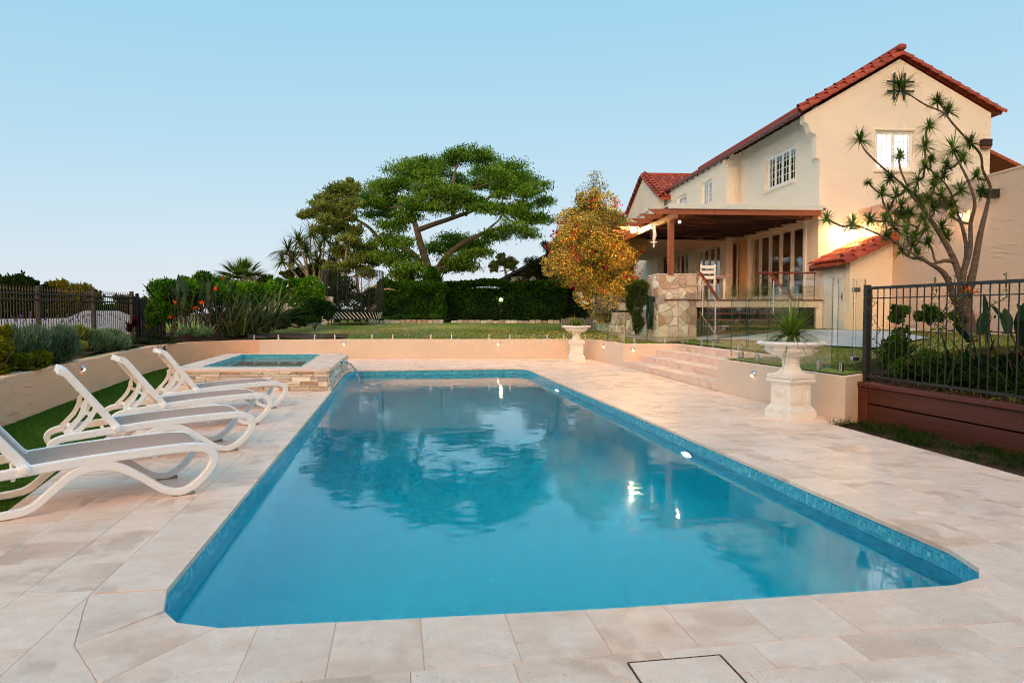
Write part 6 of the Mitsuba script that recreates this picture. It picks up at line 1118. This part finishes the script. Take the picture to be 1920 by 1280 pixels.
struct('planter_bed', sheet(bed, .8, lambda x, y: lawn(x, y) + .03 + .03 * np.sin(x * 3) * np.sin(y * 2.3)), 'soil')
k = thing('neighbour_shed', 'pale blue grey sheet metal shed beyond the spiked fence', 'shed'); o = np.array((-19.647, 33.684, 1.108)); X = np.array((-12.092, 34.454, 1.334)) - o; X[2] = 0; LX = np.linalg.norm(X); X /= LX; Y = np.array([-X[1], X[0], 0]); S_ = lambda m: basis(m, (o[0], o[1], 0), X, Y, (0, 0, 1)); xa = LX * .66
zl, zh = 1.18, 1.52
part(k, 'wall', basis(prism(Polygon([(0, -2), (LX, -2), (LX, 1.30), (LX - .5, zh), (xa + .75, zh), (xa, zl), (0, zl - .04)]), 0, .12), (o[0], o[1], 0), X, (0, 0, 1), -Y), 'neighbour_metal')
part(k, 'roof', S_(cbox(-.1, LX + .1, .1, 6, .9, 1.0)), 'neighbour_metal')
for nm, lb, d_, pts, n, c1, c2, sd in (('hedge_tree', 'dark green tree beyond the left fence, at the picture edge', 42, [(-23.49, 46.49, 2.28, 1.62), (-22.2, 46.28, 2.6, 1.42), (-24.6, 46.67, 2.28, 1.62), (-23.04, 46.41, 1.31, 1.29), (-21.44, 46.15, 1.64, 1.1), (-22.67, 46.35, 3.08, 0.78), (-21.87, 46.22, 3.25, 0.52)], 16000, col('16260e'), col('3c4c20'), 201),
    ('hedge_tree', 'yellow green tree beyond the left fence, behind the second fence bay', 46, [(-22.6, 50.4, 1.84, 1.2), (-21.71, 50.25, 2.36, 1.42), (-21.03, 50.14, 1.84, 1.27), (-22.93, 50.45, 2.54, 0.92), (-21.98, 50.29, 3.07, 0.71)], 11000, col('55541a'), col('a08c30'), 202),
    ('hedge_tree', 'dark rounded tree beyond the left fence, right of the yellow one', 50, [(-22.09, 54.37, 2.26, 1.31), (-23.4, 54.58, 3.02, 0.69), (-21.34, 54.24, 1.87, 1), (-22.68, 54.47, 1.49, 1.15), (-21.55, 54.28, 1.3, 0.77)], 9000, col('1d2e12'), col('4a5a28'), 203), ('hedge_tree', 'low dark tree beyond the left fence near the black panel', 56, [(-21.57, 60.36, 1.93, 1.12), (-22.43, 60.51, 1.5, 0.95), (-20.72, 60.22, 2.14, 1.03), (-20.09, 60.12, 1.71, 0.95), (-23.29, 60.65, 1.2, 0.69)], 8000, col('1e3014'), col('46582a'), 204)):
    tree(nm, lb, None, [[(pts[0][0], pts[0][1], -2.4, .25), (pts[0][0], pts[0][1], pts[0][2], .12)]], pts, n, .30, .16, c1, c2, sd, 'dark_bark', flat=.8, group=None, r_tip=.03)
k = lantern('street_lamp', 'orange glowing street lamp far beyond the spiked fence', (-29.136, 75.815, 2.223), .16, (60, 26, 8)); q = np.array((-29.136, 75.815, 2.223)); part(k, 'post', tube([q - [0, 0, 6], q + [0, 0, .2]], .07, 6), 'bronze_metal')
tree('far_tree', 'low dark bush on the skyline left of the dragon trees', None, [[(*np.array((-8.112, 46.97, 2.861)) - [0, 0, 1], .12), (*(-8.104, 46.969, 3.377), .06)]], [(-8.27, 47, 3.45, 0.55), (-8.96, 47.11, 3.21, 0.55), (-7.6, 46.88, 3.21, 0.55), (-4.18, 46.32, 3.72, 0.69), (-4.86, 46.43, 3.89, 0.48)], 6000, .2, .09, col('1c3010'), col('46602a'), 205, flat=.8)

hedge('hedge', 'tall clipped hedge added unseen behind the camera to block low sky glow', ((-14, -9), (16, -9)), .0, 3.3, 1.2, 30000, .2, .13, col('1a330c'), col('47701d'), 300)  # added out of view; keeps low sky glow out of the glass reflections
